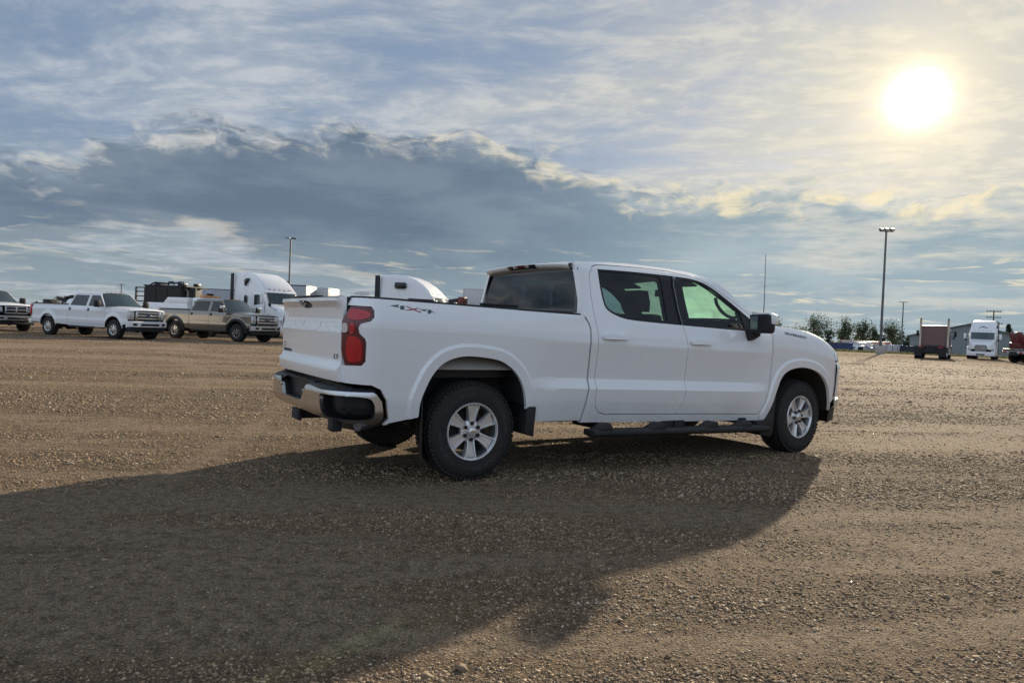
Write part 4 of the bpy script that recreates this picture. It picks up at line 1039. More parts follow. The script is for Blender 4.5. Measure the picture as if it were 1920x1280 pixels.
    dec('decal', G, [(1235, 358), (1335, 362), (1330, 400), (1440, 437), (1425, 445), (1325, 425), (1300, 475), (1205, 470)])
    # ---- inside
    I = MT['interior']
    MB().prism([(2.95, .80), (3.50, .80), (3.62, 1.25), (3.30, 1.275), (3.08, 1.23), (2.98, 1.08)], -.86, .86).build('dashboard', I, root, bevel=.03)
    MB().prism([(2.3, .62), (2.95, .62), (2.95, .98), (2.3, .95)], -.14, .14).build('centre_console', I, root, bevel=.03)
    def seat(x, y, w):
        s = MB().prism([(x, .62), (x+.50, .64), (x+.54, .82), (x+.45, .86), (x+.05, .80)], y-w/2, y+w/2)
        o = s.build('seat', I, root, bevel=.04)
        MB().prism([(x-.02, .78), (x+.12, .80), (x+.02, 1.40), (x-.14, 1.40), (x-.16, 1.33)], y-w/2+.02, y+w/2-.02).build('backrest', I, o, bevel=.04)
        for yy in ([y] if w < .8 else [y-.48, y, y+.48]):
            MB().loft([[(x-.155+q, yy-k, 1.42), (x-.155+q, yy+k, 1.42), (x-.16+q, yy+k*1.05, 1.52), (x-.165+q, yy+k*.8, 1.63), (x-.165+q, yy-k*.8, 1.63), (x-.16+q, yy-k*1.05, 1.52)] for q, k in ((0, .12), (.05, .14), (.12, .13))]).tube((x-.08, yy-.06, 1.36), (x-.1, yy-.06, 1.45), .008, n=6).tube((x-.08, yy+.06, 1.36), (x-.1, yy+.06, 1.45), .008, n=6).build('headrest', I, o, bevel=.03)
    seat(2.20, -.42, .56); seat(2.20, .42, .56); seat(1.28, 0, 1.5)
    sw = MB().path([(2.80-.16*math.sin(t)*.45, .42+.19*math.cos(t), 1.20+.17*math.sin(t)) for t in np.linspace(0, 2*math.pi, 28, endpoint=False)], .016, 8, closed=True).cbox((2.82, .42, 1.19), (.04, .34, .05)).cbox((2.83, .42, 1.13), (.04, .05, .14)).tube((2.82, .42, 1.19), (3.1, .42, 1.08), .03, n=8)
    sw.build('steering_wheel', I, root)
    MB().cbox((2.86, 0, 1.66), (.03, .26, .075)).tube((2.86, 0, 1.69), (2.90, 0, 1.80), .012, n=8).build('inside_mirror', I, root, bevel=.008)
    both(MB().cbox((2.62, -.42, 1.735), (.16, .46, .02), Matrix.Rotation(.3, 4, 'Y')), 'sun_visor', MT['headliner'], root, bevel=.006)
    gh = MB()
    pts = []
    for t in np.linspace(0, 1, 9):
        s, z = lerp(2.88, 3.15, t), lerp(1.60, 1.42, t); b = SIDE(s, z, -.07); bow = math.sin(t*math.pi)**.6*.075
        pts.append((b[0]-bow*.45, b[1]+.02, b[2]-bow*.9))
    both(gh.path(pts, .017, 8), 'grab_handle', I, root)
    return root
build_pickup()

# ------------------------------------------------------------------ other vehicles
MT['gold_paint'] = material('gold_paint', (.190, .170, .142), .30, metal=.55, coat=.8, var=.04, scale=3, dust=(.8, .5, DUST))
MT['red_paint'] = material('dark_red_paint', (.105, .020, .022), .40, coat=.5, var=.12, scale=2)
MT['tinted_glass'] = material('tinted_glass', (.010, .014, .018), .08, spec=.5)
MT['screen_glass'] = material('screen_glass', (.035, .052, .055), .06, spec=.7, var=.3, scale=2)
MT['bright_metal'] = material('bright_metal', (.62, .62, .63), .22, metal=1.0, var=.08, scale=6)
MT['lamp_amber'] = material('amber_lens', (.55, .20, .03), .25, coat=.5)
MT['grey_panel'] = material('grey_panel', (.40, .42, .45), .5, var=.10, scale=2)
def simple_wheel(parent, x, y, z, r, w, rimr, rim_mat='bright_metal', out=-1, spokes=8, name='wheel', bolts=0):
    o = bpy.data.objects.new(name, None); link(o, parent); o.location = (x, y, z)
    t = MB().lathe([(rimr*.96, 0), (rimr*1.1, -.012), (r*.86, -.014), (r*.96, .01), (r, .05), (r, w-.05), (r*.96, w-.01), (r*.86, w+.01), (rimr, w)], (0, 0, 0), 40)
    if out > 0: t.mirror()
    ty = t.build('tyre', MT['rubber'], o, smooth=45)
    tb = MB()
    for k in range(36):
        m = Matrix.Rotation(-2*math.pi*k/36, 4, 'Y')
        for yy, ph in ((.06, 0), (w/2, .09), (w-.06, 0)): tb.cbox((Matrix.Rotation(-ph, 4, 'Y') @ m) @ Vector((r, yy if out < 0 else -yy, 0)), (.022, w*.26, .045), Matrix.Rotation(-ph, 4, 'Y') @ m)
    tb.build('tread', MT['rubber'], ty, smooth=0, fix=False)
    q = MB().lathe([(rimr, .03), (rimr, -.006), (rimr*.90, -.004), (rimr*.84, .03), (rimr*.80, .08)], (0, 0, 0), 36)
    if out > 0: q.mirror()
    rm = q.build('rim', MT[rim_mat], o, smooth=45)
    sp = MB().lathe([(0, .010), (rimr*.30, .012), (rimr*.34, .04)], (0, 0, 0), 20)
    for k in range(spokes):
        a = 2*math.pi*k/spokes
        P = []
        for rr, ww in ((rimr*.22, .10), (rimr*.88, .155)):
            for sgn in (-1, 1): P.append((rr*math.cos(a)-sgn*ww*rimr*math.sin(a), .014 if rr < rimr*.5 else .020, rr*math.sin(a)+sgn*ww*rimr*math.cos(a)))
        b = [(v[0], v[1]+.035, v[2]) for v in P]
        sp.add(P+b, [(0, 1, 3, 2), (0, 2, 6, 4), (1, 5, 7, 3), (2, 3, 7, 6), (0, 4, 5, 1)])
    if out > 0: sp.mirror()
    sp.build('spokes', MT[rim_mat], o, smooth=30)
    bk = MB().lathe([(0, .075), (rimr*.86, .075)], (0, 0, 0), 24)
    if out > 0: bk.mirror()
    bk.build('brake', MT['chassis'], o)
    return o
def other_pickup(loc, rz, label, wb=4.37, paint='white_plain', style='wide', flare=None, tail=-1.28, bumper='chrome', dent=False, bed=True, group=None):
    root = empty('pickup_truck', loc, rz); tag(root, label, 'pickup truck', group)
    Pm = MT[paint]; HW = 1.0; tr = .415
    def S(a, b, d=0.0):   # right body side
        z = b
        D = sm([(.45, -.05), (.60, -.02), (.80, 0.0), (.84, -.016), (1.05, -.010), (1.22, 0.0), (1.30, -.03), (1.36, -.055)], z, .01) if z < 1.36 else -.055-(z-1.36)*.36-max(0, z-1.86)**2*8
        for cx in (0, wb):
            e = math.hypot(a-cx, (z-.45)*.95)
            D += .035*(1-sst(.56, .66, e)) if .40 < e < .66 else 0
        if a > wb+.42: D -= ((a-wb-.42)/.55)**2*.16
        if a < -.95: D -= ((-.95-a)/.33)**2*.06
        return (a, -(HW+D+d), z)
    def arc(cx, r=.545, n=14, zb=.47):
        t0 = math.asin((zb-.45)/r); return [(cx+r*math.cos(t), .45+r*.97*math.sin(t)) for t in np.linspace(math.pi-t0, t0, n)]
    xc = wb-3.02 if True else 0      # rear of cab
    xa = wb-.60                      # front door front edge
    xm = xc+ .52*(xa-xc)
    rail = 1.44; belt = 1.36; top = 1.955
    def part(name, mat, out, holes=(), d=0.0, depth=.03, parents=None, step=.05):
        mb = panel(S, out, holes, step, depth, d); r = []
        for i, sd in enumerate((-1, 1)):
            q = MB(); q.v = list(mb.v); q.f = list(mb.f)
            if sd > 0: q.mirror()
            r.append(q.build(name, mat, parents[i] if parents else root, smooth=38))
        return r
    bs = part('bedside', Pm, [(tail, .72), (tail+.1, .60)]+[(-.56, .56)]+arc(0)+[(.57, .55), (xc-.02, .52), (xc-.02, rail), (tail, rail)])
    if dent:
        for i in range(5): pass
    WR = [(xc+.10, belt+.03), (xm-.09, belt+.02), (xm-.09, 1.86), (xc+.30, 1.86), (xc+.24, 1.84)]
    WF = [(xm+.06, belt+.02), (xa-.10, belt), (xa-.10, belt+.06), (xa-.52, 1.84), (xa-.60, 1.86), (xm+.06, 1.86)]
    cabo = [(xc, .50), (wb-.57, .48), (xa+.02, .62), (xa+.02, belt-.02), (xa-.02, belt+.02), (xa-.56, top-.015), (xa-.75, top), (xc+.32, top), (xc+.22, top-.02), (xc+.08, belt+.10), (xc, belt)]
    rdo = [(xc+.04, .62), (xm, .62), (xm, 1.90), (xc+.27, 1.90), (xc+.19, 1.86), (xc+.05, belt+.06)]
    fdo = [(xm+.012, .62), (xa-.04, .62), (xa, .80), (xa, belt-.02), (xa-.05, belt+.03), (xa-.53, 1.89), (xa-.60, 1.90), (xm+.012, 1.90)]
    part('cab_side', Pm, cabo, [offset_poly(rdo, .008), offset_poly(fdo, .008)])
    part('pillar_trim', MT['chassis'], offset_poly(cabo, -.02), [], d=-.06, depth=0, step=.15)
    for nm, o_, w_ in (('rear_door', rdo, WR), ('front_door', fdo, WF)):
        dr = part(nm, Pm, o_, [w_])
        part('window', MT['tinted_glass'], offset_poly(w_, .006), d=-.012, depth=0, parents=dr, step=.2)
        hx = o_[0][0]+.10
        part('handle', MT['black_trim'], [(hx, 1.17), (hx+.07, 1.17), (hx+.07, 1.29), (hx, 1.29)], d=.03, depth=.03, parents=dr)
    hoodz = lambda a: 1.365-.055*sst(xa, wb+.85, a)-.03*max(0, (a-wb-.65)/.25)**2
    xf = wb+.88
    part('front_wing', Pm, [(wb-.575, .52)]+arc(wb)+[(wb+.56, .62), (xf-.10, .68), (xf-.09, 1.0), (xf-.06, hoodz(xf-.06)-.02)]+[(a, hoodz(a)-.02) for a in np.linspace(xf-.15, xa+.03, 8)]+[(xa+.03, .62)])
    if flare:
        for cx in (0, wb):
            o1 = [(cx+.66*math.cos(t), .45+.64*math.sin(t)) for t in np.linspace(math.pi*1.02, -.02*math.pi, 18)]
            o2 = [(cx+.54*math.cos(t), .45+.525*math.sin(t)) for t in np.linspace(-.02*math.pi, math.pi*1.02, 18)]
            part('arch_flare', MT[flare], o1+o2, d=.045, depth=.06)
    # roof, screens, bonnet, tail
    def edge(a): return S(a, top if a < xa-.75 else lerp(top, belt+.02, (a-xa+.75)/.75))
    MB().grid(lambda u, v: (lambda e, k: (e[0]+.08*u**4*(1-k*k), -e[1]*k, e[2]+.035*(1-abs(k)**2.5)))(S(lerp(xc+.30, xa-.62, u), top-.004), 2*v-1), 16, 20).build('roof', Pm, root, smooth=50)
    if style == 'wide':
        for yy in (-.4, -.2, 0, .2, .4): MB().cbox((xa-.62, yy, top+.045), (.09, .05, .025)).build('roof_marker', MT['lamp_amber'], root, bevel=.008)
    def wind(u, v):
        s, z = lerp(xa-.60, xa+.0, u), lerp(top-.01, belt-.0, u); e = S(s, z); k = 2*v-1
        return (e[0]+lerp(.08, .22, u)*(1-k*k), -e[1]*k*.99, e[2]+.03*(1-u)*(1-k*k))
    MB().grid(wind, 8, 14).build('windscreen', MT['screen_glass'], root, smooth=70)
    def hood(u, v):
        a = lerp(xa+.03, xf, u); e = S(a, hoodz(a)-.015); k = 2*v-1
        z = e[2]+.05*(1-abs(k)**3)+(.02*sst(.55, .40, abs(k)))*(1-u**4)-.05*max(0, (u-.88)/.12)**2
        return (e[0]+(.10 if u > 0 else .14)*(1-k*k), -e[1]*k, z)
    MB().grid(hood, 20, 24).build('bonnet', Pm, root, smooth=45)
    MB().grid(lambda u, v: tuple(lerp(p, q, u) for p, q in zip((lambda P: (P[0], P[1], P[2]-.01))(wind(1, v)), (lambda P: (P[0]+.02, P[1], P[2]-.02))(hood(0, v)))), 2, 14).build('cowl', MT['black_trim'], root)
    MB().grid(lambda u, v: (lerp(xc+.06, xc+.24, u), lerp(-.93, .93, v)*lerp(1, .80, u), lerp(1.05, top-.03, u)), 6, 8).build('cab_rear_wall', Pm, root)
    MB().grid(lambda u, v: (lerp(xc+.128, xc+.225, u), lerp(-.70, .70, v)*lerp(1, .93, u), lerp(1.44, 1.84, u)), 2, 2).build('rear_window', MT['tinted_glass'], root)
    MB().box(tail-.01, tail+.03, -.90, .90, .74, rail+.01).box(tail-.022, tail-.008, -.80, .80, 1.0, 1.05).build('tailgate', Pm, root, bevel=.012)
    both(MB().box(tail-.02, tail+.10, -.905, -.985, .92, 1.38), 'tail_lamp', MT['red_lens'], root, bevel=.012)
    both(MB().box(tail+.02, xc-.04, -.90, -.985, rail-.005, rail+.018), 'bed_rail_cap', MT['black_trim'], root, bevel=.005)
    MB().box(tail+.03, xc-.03, -.88, .88, .86, .90).box(xc-.06, xc-.03, -.9, .9, .8, rail-.02).build('bed_floor', MT['chassis'], root)
    both(MB().box(tail+.03, xc-.04, -.86, -.90, .86, rail-.01), 'bed_inner_wall', Pm, root)
    MB().box(tail-.20, tail+.02, -.93, .93, .52, .70).build('rear_bumper', MT[bumper], root, bevel=.03)
    # nose
    G = MT['black_gloss']
    if style == 'wide':
        sur = MB().box(xf-.06, xf+.02, -.60, .60, .80, 1.285)
        gr = sur.build('grille', G, root, bevel=.03)
        for z0, z1 in ((1.15, 1.205), (1.02, 1.075), (.895, .95)):
            MB().grid(lambda u, v: (xf+.045+.03*(1-(2*u-1)**2), lerp(-.56, .56, u), lerp(z0, z1, v)), 10, 1).box(xf+.0, xf+.046, -.56, .56, z0+.004, z1-.004).build('grille_bar', MT['bright_metal'], gr)
        for yy in (-.57, .57): MB().box(xf, xf+.055, yy-.045, yy+.045, .84, 1.22).build('grille_side', MT['bright_metal'], gr, bevel=.015)
        MB().lathe([(0, .012), (.10, .010), (.115, 0)], (0, 0, 0), 24, 'x').xf(Matrix.Translation((xf+.085, 0, 1.045)) @ Matrix.Diagonal((1, 1.25, .55, 1))).build('front_emblem', material('emblem_blue', (.02, .045, .13), .3, coat=.5), gr)
        for sg in (-1, 1):
            l = MB().box(xf-.18, xf-.02, sg*.62, sg*.90, .86, 1.235).build('headlamp', MT['head_lens'], root, bevel=.03)
            MB().tube((xf-.03, sg*.74, 1.06), (xf-.005, sg*.74, 1.06), .085, n=20).build('reflector', MT['bright_metal'], l)
            MB().box(xf-.19, xf-.10, sg*.90, sg*.925, .90, 1.20).build('turn_signal', MT['lamp_amber'], l, bevel=.008)
    else:
        gr = MB().box(xf-.06, xf+.02, -.52, .52, .86, 1.22).build('grille', G, root, bevel=.03)
        for z0 in (.865, 1.02, 1.18): MB().box(xf+.0, xf+.05, -.53, .53, z0, z0+.045).build('grille_bar', MT['bright_metal'], gr, bevel=.01)
        for yy in (-.51, -.03, .45): MB().box(xf+.0, xf+.052, yy, yy+.06, .88, 1.21).build('grille_bar', MT['bright_metal'], gr, bevel=.01)
        for sg in (-1, 1):
            l = MB().prism([(sg*.56, .93), (sg*.93, .95), (sg*.92, 1.14), (sg*.60, 1.20)], xf-.22, xf-.02, 'x').build('headlamp', MT['head_lens'], root, bevel=.02)
            MB().tube((xf-.03, sg*.68, 1.06), (xf-.005, sg*.68, 1.06), .07, n=18).build('reflector', MT['bright_metal'], l)
    bp = MB()
    ys = np.linspace(-.98, .98, 21)
    bp.loft([[(xf+.16-.16*abs(y/.98)**3-.10, y, .52), (xf+.19-.18*abs(y/.98)**3, y, .56), (xf+.19-.18*abs(y/.98)**3, y, .76), (xf+.12-.18*abs(y/.98)**3, y, .80), (xf-.10, y, .78), (xf-.10, y, .55)] for y in ys])
    bo = bp.build('front_bumper', MT[bumper], root, smooth=40)
    MB().box(xf+.12, xf+.195, -.45, .45, .60, .70).build('air_intake', MT['black_trim'], bo, bevel=.01)
    for sg in (-1, 1): MB().box(xf+.02, xf+.155, sg*.60, sg*.78, .61, .71).build('fog_lamp', MT['black_trim'], bo, bevel=.02)
    MB().box(xf-.35, xf+.05, -.85, .85, .34, .53).build('air_dam', MT['black_plastic'], root, bevel=.03)
    for sd in (-1, 1):
        m = MB().loft([[(xa-.20, -1.06, 1.34), (xa-.20, -1.33, 1.34), (xa-.20, -1.34, 1.66), (xa-.20, -1.07, 1.66)], [(xa-.08, -1.07, 1.36), (xa-.08, -1.31, 1.36), (xa-.08, -1.32, 1.64), (xa-.08, -1.08, 1.64)]]).box(xa-.18, xa-.10, -.92, -1.08, 1.42, 1.46)
        if sd > 0: m.mirror()
        mo = m.build('mirror', MT['black_plastic'], root, bevel=.012)
        if flare:
            c = MB().box(xa-.12, xa-.06, -1.09, -1.33, 1.52, 1.67)
            if sd > 0: c.mirror()
            c.build('mirror_cap', MT['bright_metal'], mo, bevel=.015)
    # inside and underneath
    for x_, y_ in ((xm-.05, -.42), (xm-.05, .42)):
        MB().box(x_, x_+.14, y_-.26, y_+.26, .9, 1.50).box(x_-.02, x_+.08, y_-.12, y_+.12, 1.54, 1.72).build('seat', MT['interior'], root, bevel=.03)
    MB().box(xa-.25, xa+.10, -.85, .85, 1.0, 1.33).build('dashboard', MT['interior'], root)
    both(MB().box(tail, xf-.1, -.42, -.52, .55, .70), 'frame_rail', MT['chassis'], root)
    MB().tube((0, -.75, .42), (0, .75, .42), .07, n=12).lathe([(0, -.16), (.17, 0), (0, .16)], (0, 0, .42), 12, 'x').build('rear_axle', MT['chassis'], root)
    MB().tube((wb, -.75, .42), (wb, .75, .42), .06, n=12).lathe([(0, -.16), (.15, 0), (0, .16)], (wb, .2, .42), 12, 'x').build('front_axle', MT['chassis'], root)
    MB().box(xc, xa, -.85, .85, .50, .56).box(xa, xf-.2, -.5, .5, .5, 1.1).build('cab_floor', MT['chassis'], root)
    both(MB().box(xc+.15, wb-.62, -.90, -1.03, .42, .47), 'running_board', MT['black_plastic'], root, bevel=.01)
    for cx in (0, wb): both(MB().grid(lambda u, v: (cx+.56*math.cos(math.pi*u), lerp(-.96, -.5, v), .45+.56*math.sin(math.pi*u)), 12, 1).box(cx-.55, cx+.55, -.52, -.50, .5, 1.0), 'wheel_arch_liner', MT['liner'], root)
    for (x, y, o_) in ((0, -.985, -1), (wb, -.985, -1), (0, .985, 1), (wb, .985, 1)): simple_wheel(root, x, y, tr, tr, .28, .235, out=o_)
    return root
ford = other_pickup((-20.763, 33.992, 0), -.42800, 'white crew cab pickup with a dented box, second from the left edge', wb=4.37, bumper='white_plain')
gold = other_pickup((-16.206, 36.582, 0), -.41043, 'gold crew cab pickup with black wheel arch flares', wb=3.97, paint='gold_paint', flare='black_plastic', tail=-1.15)
ram = other_pickup((-27.90, 37.00, 0), -.470, 'white pickup cut off by the left edge, chrome crosshair grille', wb=3.57, style='cross', tail=-1.1)

# ------------------------------------------------------------------ highway tractors
def rrect(x, hw, z0, z1, r, n=4, taper=0.0):
    """closed ring across the vehicle at x, rounded at the top corners"""
    P = [(x, -hw, z0), (x, hw, z0)]
    hw2 = hw-taper
    for k in range(n+1):
        t = math.pi/2*k/n; P.append((x, hw2-r+r*math.cos(t), z1-r+r*math.sin(t)))
    for k in range(n+1):
        t = math.pi/2+math.pi/2*k/n; P.append((x, -hw2+r+r*math.cos(t), z1-r+r*math.sin(t)))
    return P
def tractor(loc, rz, label, paint='white_plain', roof='high', window='drop', stacks=False, group=None, fairing=True, tanks=True, sleeper=3.3, extender=True, emblem=False):
    """nose at x=0 pointing along +x, frame trailing behind"""
    root = empty('tractor_unit', loc, rz); tag(root, label, 'lorry', group); P = MT[paint]
    zc = 4.0 if roof == 'high' else 3.0
    xb = -2.35-sleeper
    pts = [(-1.98, 2.02), (-2.20, 2.45), (-2.42, 2.80), (-2.50, 2.86)]
    prof = [(-2.30, 2.62), (-2.42, 2.84)]+([(-2.65, 3.12), (-3.0, 3.42), (-3.5, 3.72), (-4.1, 3.92), (-4.8, 3.99), (xb, 3.96)] if roof == 'high' else [(-2.9, 2.94), (-4.0, 3.0), (xb, 2.98)])
    secs = [rrect(-1.98, 1.10, .95, 2.02, .06, taper=.0), rrect(-2.10, 1.17, .95, 2.26, .10, taper=.03)]+[rrect(x, 1.22, .95, z, .16 if z < 2.9 else .22, taper=.05 if z < 2.9 else .05+.10*(z-2.9)) for x, z in prof]
    MB().loft(secs).build('cab', P, root, smooth=40)
    # roof visor lip over the screen
    MB().loft([rrect(-2.28, 1.16, 2.66, 2.74, .03), rrect(-2.55, 1.17, 2.72, 2.93, .05)]).build('sun_visor', P, root, smooth=40)
    for yy in (-.7, -.35, 0, .35, .7): MB().cbox((-2.47, yy, 2.93), (.08, .10, .035)).build('roof_marker', MT['lamp_amber'], root, bevel=.008)
    scr = MB().grid(lambda u, v: (lerp(-1.955, -2.285, u)+.10*(1-(2*v-1)**2), lerp(-1.02, 1.02, v)*lerp(1, .97, u), lerp(2.03, 2.70, u)), 6, 12)
    scr.build('windscreen', MT['screen_glass'], root, smooth=60)
    for sd in (-1, 1):
        def mk(mb, name, mat, parent=root, **kw):
            if sd > 0: mb.mirror()
            return mb.build(name, mat, parent, **kw)
        dr = mk(MB().prism([(-2.22, 1.12), (-2.14, 1.6), (-2.16, 2.05), (-2.52, 2.66), (-3.35, 2.66), (-3.38, 1.12)], -1.225, -1.236), 'door', P, bevel=.004)
        mk(MB().prism([(-2.33, 2.02), (-2.62, 2.56), (-3.20, 2.56), (-3.20, 1.92)], -1.236, -1.246), 'window', MT['tinted_glass'], dr)
        mk(MB().box(-3.30, -3.16, -1.236, -1.262, 1.62, 1.68), 'handle', MT['black_trim'], dr)
        if sleeper > 2:
            if window == 'drop': w = [(-4.35, 3.10), (-4.05, 3.42), (-3.98, 3.56), (-4.20, 3.58), (-4.42, 3.46)]
            else: w = [(-4.62, 3.18), (-4.02, 3.18), (-3.98, 3.24), (-3.98, 3.46), (-4.04, 3.52), (-4.62, 3.52), (-4.68, 3.46), (-4.68, 3.24)]
            if roof == 'high': mk(MB().prism(w, -1.10, -1.222), 'sleeper_window', MT['tinted_glass'], bevel=.004)
            mk(MB().prism([(-4.35, 2.05), (-4.05, 2.05), (-4.05, 2.45), (-4.12, 2.52), (-4.28, 2.52), (-4.35, 2.45)], -1.21, -1.232), 'sleeper_window', MT['tinted_glass'], bevel=.004)
            mk(MB().box(-4.95, -3.55, -1.215, -1.226, 1.05, 1.85).box(-4.95, -3.55, -1.214, -1.221, 2.88, 2.89), 'locker_door', P, bevel=.004)
        if extender: mk(MB().box(xb-.28, xb+.03, -1.16, -1.225, .95, zc-.10), 'side_extender', MT['black_plastic'], bevel=.01)
        # mirrors
        mo = mk(MB().box(-2.02, -1.90, -1.42, -1.62, 2.02, 2.55).tube((-2.0, -1.2, 2.12), (-1.95, -1.45, 2.12), .02, n=6).tube((-2.0, -1.2, 2.48), (-1.95, -1.45, 2.48), .02, n=6), 'mirror', MT['black_plastic'] if paint != 'white_plain' else P, bevel=.02)
        mk(MB().path([(-1.2, -.95, 1.62), (-1.25, -1.30, 1.78), (-1.35, -1.36, 1.85)], .018, 6).cbox((-1.35, -1.38, 1.95), (.06, .16, .20)), 'bonnet_mirror', MT['black_trim'], bevel=.006)
        if fairing: mk(MB().box(xb+.2, -2.45, -1.05, -1.20, .35, .93), 'side_fairing', P, bevel=.03)
        elif tanks: mk(MB().tube((-4.4, -.95, .72), (-2.9, -.95, .72), .32, n=24), 'fuel_tank', MT['bright_metal'])
        mk(MB().box(-2.9, -2.5, -1.0, -1.22, .38, .46).box(-2.9, -2.5, -1.0, -1.22, .66, .72), 'cab_step', MT['bright_metal'], bevel=.01)
        # lamps and wings
        mk(MB().loft([[(-.30, -.70, .98), (-.62, -1.14, 1.00), (-.70, -1.16, 1.25), (-.38, -.72, 1.30)], [(-.50, -.68, .98), (-.75, -1.08, 1.0), (-.80, -1.10, 1.25), (-.55, -.70, 1.28)]]), 'headlamp', MT['head_lens'], bevel=.02)
        mk(MB().grid(lambda u, v: (-1.28+.64*math.cos(math.pi*u), lerp(-1.22, -.85, v), .56+.66*math.sin(math.pi*u)), 14, 3), 'wheel_arch', P)
        if stacks:
            s_ = mk(MB().path([(xb-.15, -1.08, 1.0), (xb-.15, -1.08, 3.40), (xb-.18, -1.08, 3.52), (xb-.28, -1.08, 3.62)], [.09, .09, .085, .085], 14), 'exhaust_stack', MT['bright_metal'], smooth=50)
        mk(MB().box(-8.0, -7.95, -.62, -1.20, .25, .95), 'mud_flap', MT['black_plastic'])
        mk(MB().box(-7.9, -.8, -.36, -.46, .78, 1.02), 'frame_rail', MT['chassis'])
        mk(MB().cbox((-7.92, -.75, 1.02), (.05, .30, .09)), 'tail_lamp', MT['red_lens'], bevel=.01)
    # bonnet
    hs = [(-.12, .55, 1.02, 1.30), (-.22, .72, 1.0, 1.46), (-.5, .86, .95, 1.58), (-1.0, 1.00, .95, 1.74), (-1.6, 1.08, .95, 1.92), (-2.02, 1.13, .95, 2.04)]
    MB().loft([rrect(x, w, z0, z1, .18) for x, w, z0, z1 in hs]).build('bonnet', P, root, smooth=45)
    gr = MB().prism([(-.50, .72), (.50, .72), (.52, 1.30), (.42, 1.42), (-.42, 1.42), (-.52, 1.30)], -.16, -.075, 'x').build('grille', MT['black_gloss'], root, bevel=.02)
    for k in range(6): MB().box(-.08, -.062, -.48, .48, .78+k*.10, .815+k*.10).build('grille_bar', MT['bright_metal'], gr)
    MB().loft([[(.0-.42*abs(y/1.2)**2.5, y, .34), (.02-.42*abs(y/1.2)**2.5, y, .60), (-.02-.42*abs(y/1.2)**2.5, y, .76), (-.5, y, .76), (-.5, y, .36)] for y in np.linspace(-1.2, 1.2, 17)]).build('front_bumper', P, root, smooth=40)
    MB().box(-.06, .022, -.35, .35, .42, .54).build('plate_panel', MT['black_trim'], root)
    if emblem:
        for k, (y0, z0, y1, z1) in enumerate(((-.36, 3.16, -.12, 3.26), (-.12, 3.26, 0, 3.34), (0, 3.34, .10, 3.24), (.10, 3.24, .38, 3.18))):
            MB().path([(-2.70-.09*abs(y0)*0-(z0-3.16)*.9, y0, z0), (-2.70-(z1-3.16)*.9, y1, z1)], .045, 6).build('roof_logo', MT['decal_grey'], root)
    # chassis
    MB().box(-7.9, -7.6, -1.18, 1.18, .98, 1.10).box(-7.9, -7.7, -.6, .6, .50, .975).build('rear_crossmember', MT['chassis'], root)
    MB().cbox((-6.6, 0, 1.12), (1.0, .95, .10), Matrix.Rotation(-.08, 4, 'Y')).box(-6.9, -6.3, -.40, .40, .98, 1.08).build('fifth_wheel', MT['chassis'], root, bevel=.02)
    MB().box(xb-.9, xb-.1, -.45, .45, .95, 1.02).build('deck_plate', MT['bright_metal'], root)
    for x in (-1.28, -5.95, -7.25):
        MB().tube((x, -.8, .52), (x, .8, .52), .09, n=10).build('axle', MT['chassis'], root)
        for sg in (-1, 1):
            simple_wheel(root, x, sg*1.20, .51, .51, .29 if x > -2 else .56, .29, out=sg, spokes=10)
    return root
tractor((-12.55, 43.4, 0), R(-38), 'white high roof tractor unit with a teardrop sleeper window behind the gold pickup', window='drop')
tractor((-2.05, 41.6, 0), R(-17), 'white high roof tractor unit showing above the box of the near white pickup', window='slot')
tractor((46.55, 72.2, 0), R(-126), 'white tractor unit facing the camera beside the grey shed', window='slot', emblem=True)
tractor((40.6, 69.4, 0), R(56), 'dark red tractor unit seen from behind with two upright exhausts', paint='red_paint', roof='mid', stacks=True, fairing=False, extender=False, sleeper=1.9)

# ------------------------------------------------------------------ yard edge, buildings, poles
MT['galv'] = material('galvanised_steel', (.13, .135, .14), .5, metal=.6, var=.2, scale=4)
MT['wood'] = material('pole_wood', (.075, .060, .050), .85, var=.3, scale=8)
MT['concrete'] = material('concrete', (.40, .39, .37), .85, var=.15, scale=3)
MT['shed_metal'] = material('shed_cladding', (.20, .235, .235), .55, var=.06, scale=1)
MT['shed_roof'] = material('shed_roof', (.12, .14, .15), .9, var=.08, scale=1)
MT['navy'] = material('navy_paint', (.022, .045, .13), .5, var=.15, scale=2)
MT['dark_navy'] = material('dark_navy_paint', (.020, .028, .050), .5, var=.15, scale=2)
MT['red_plain'] = material('red_paint', (.115, .016, .016), .45, var=.15, scale=2)
MT['orange'] = material('orange_paint', (.48, .16, .10), .5, var=.2, scale=1)
MT['brick_dark'] = material('dark_siding', (.060, .052, .050), .8, var=.2, scale=2)
MT['roof_red'] = material('red_brown_roof', (.12, .050, .038), .8, var=.2, scale=3)
MT['trailer_white'] = material('trailer_skin', (.47, .48, .49), .40, var=.06, scale=1)
MT['trailer_grey'] = material('grey_trailer_skin', (.34, .365, .40), .45, var=.08, scale=1)
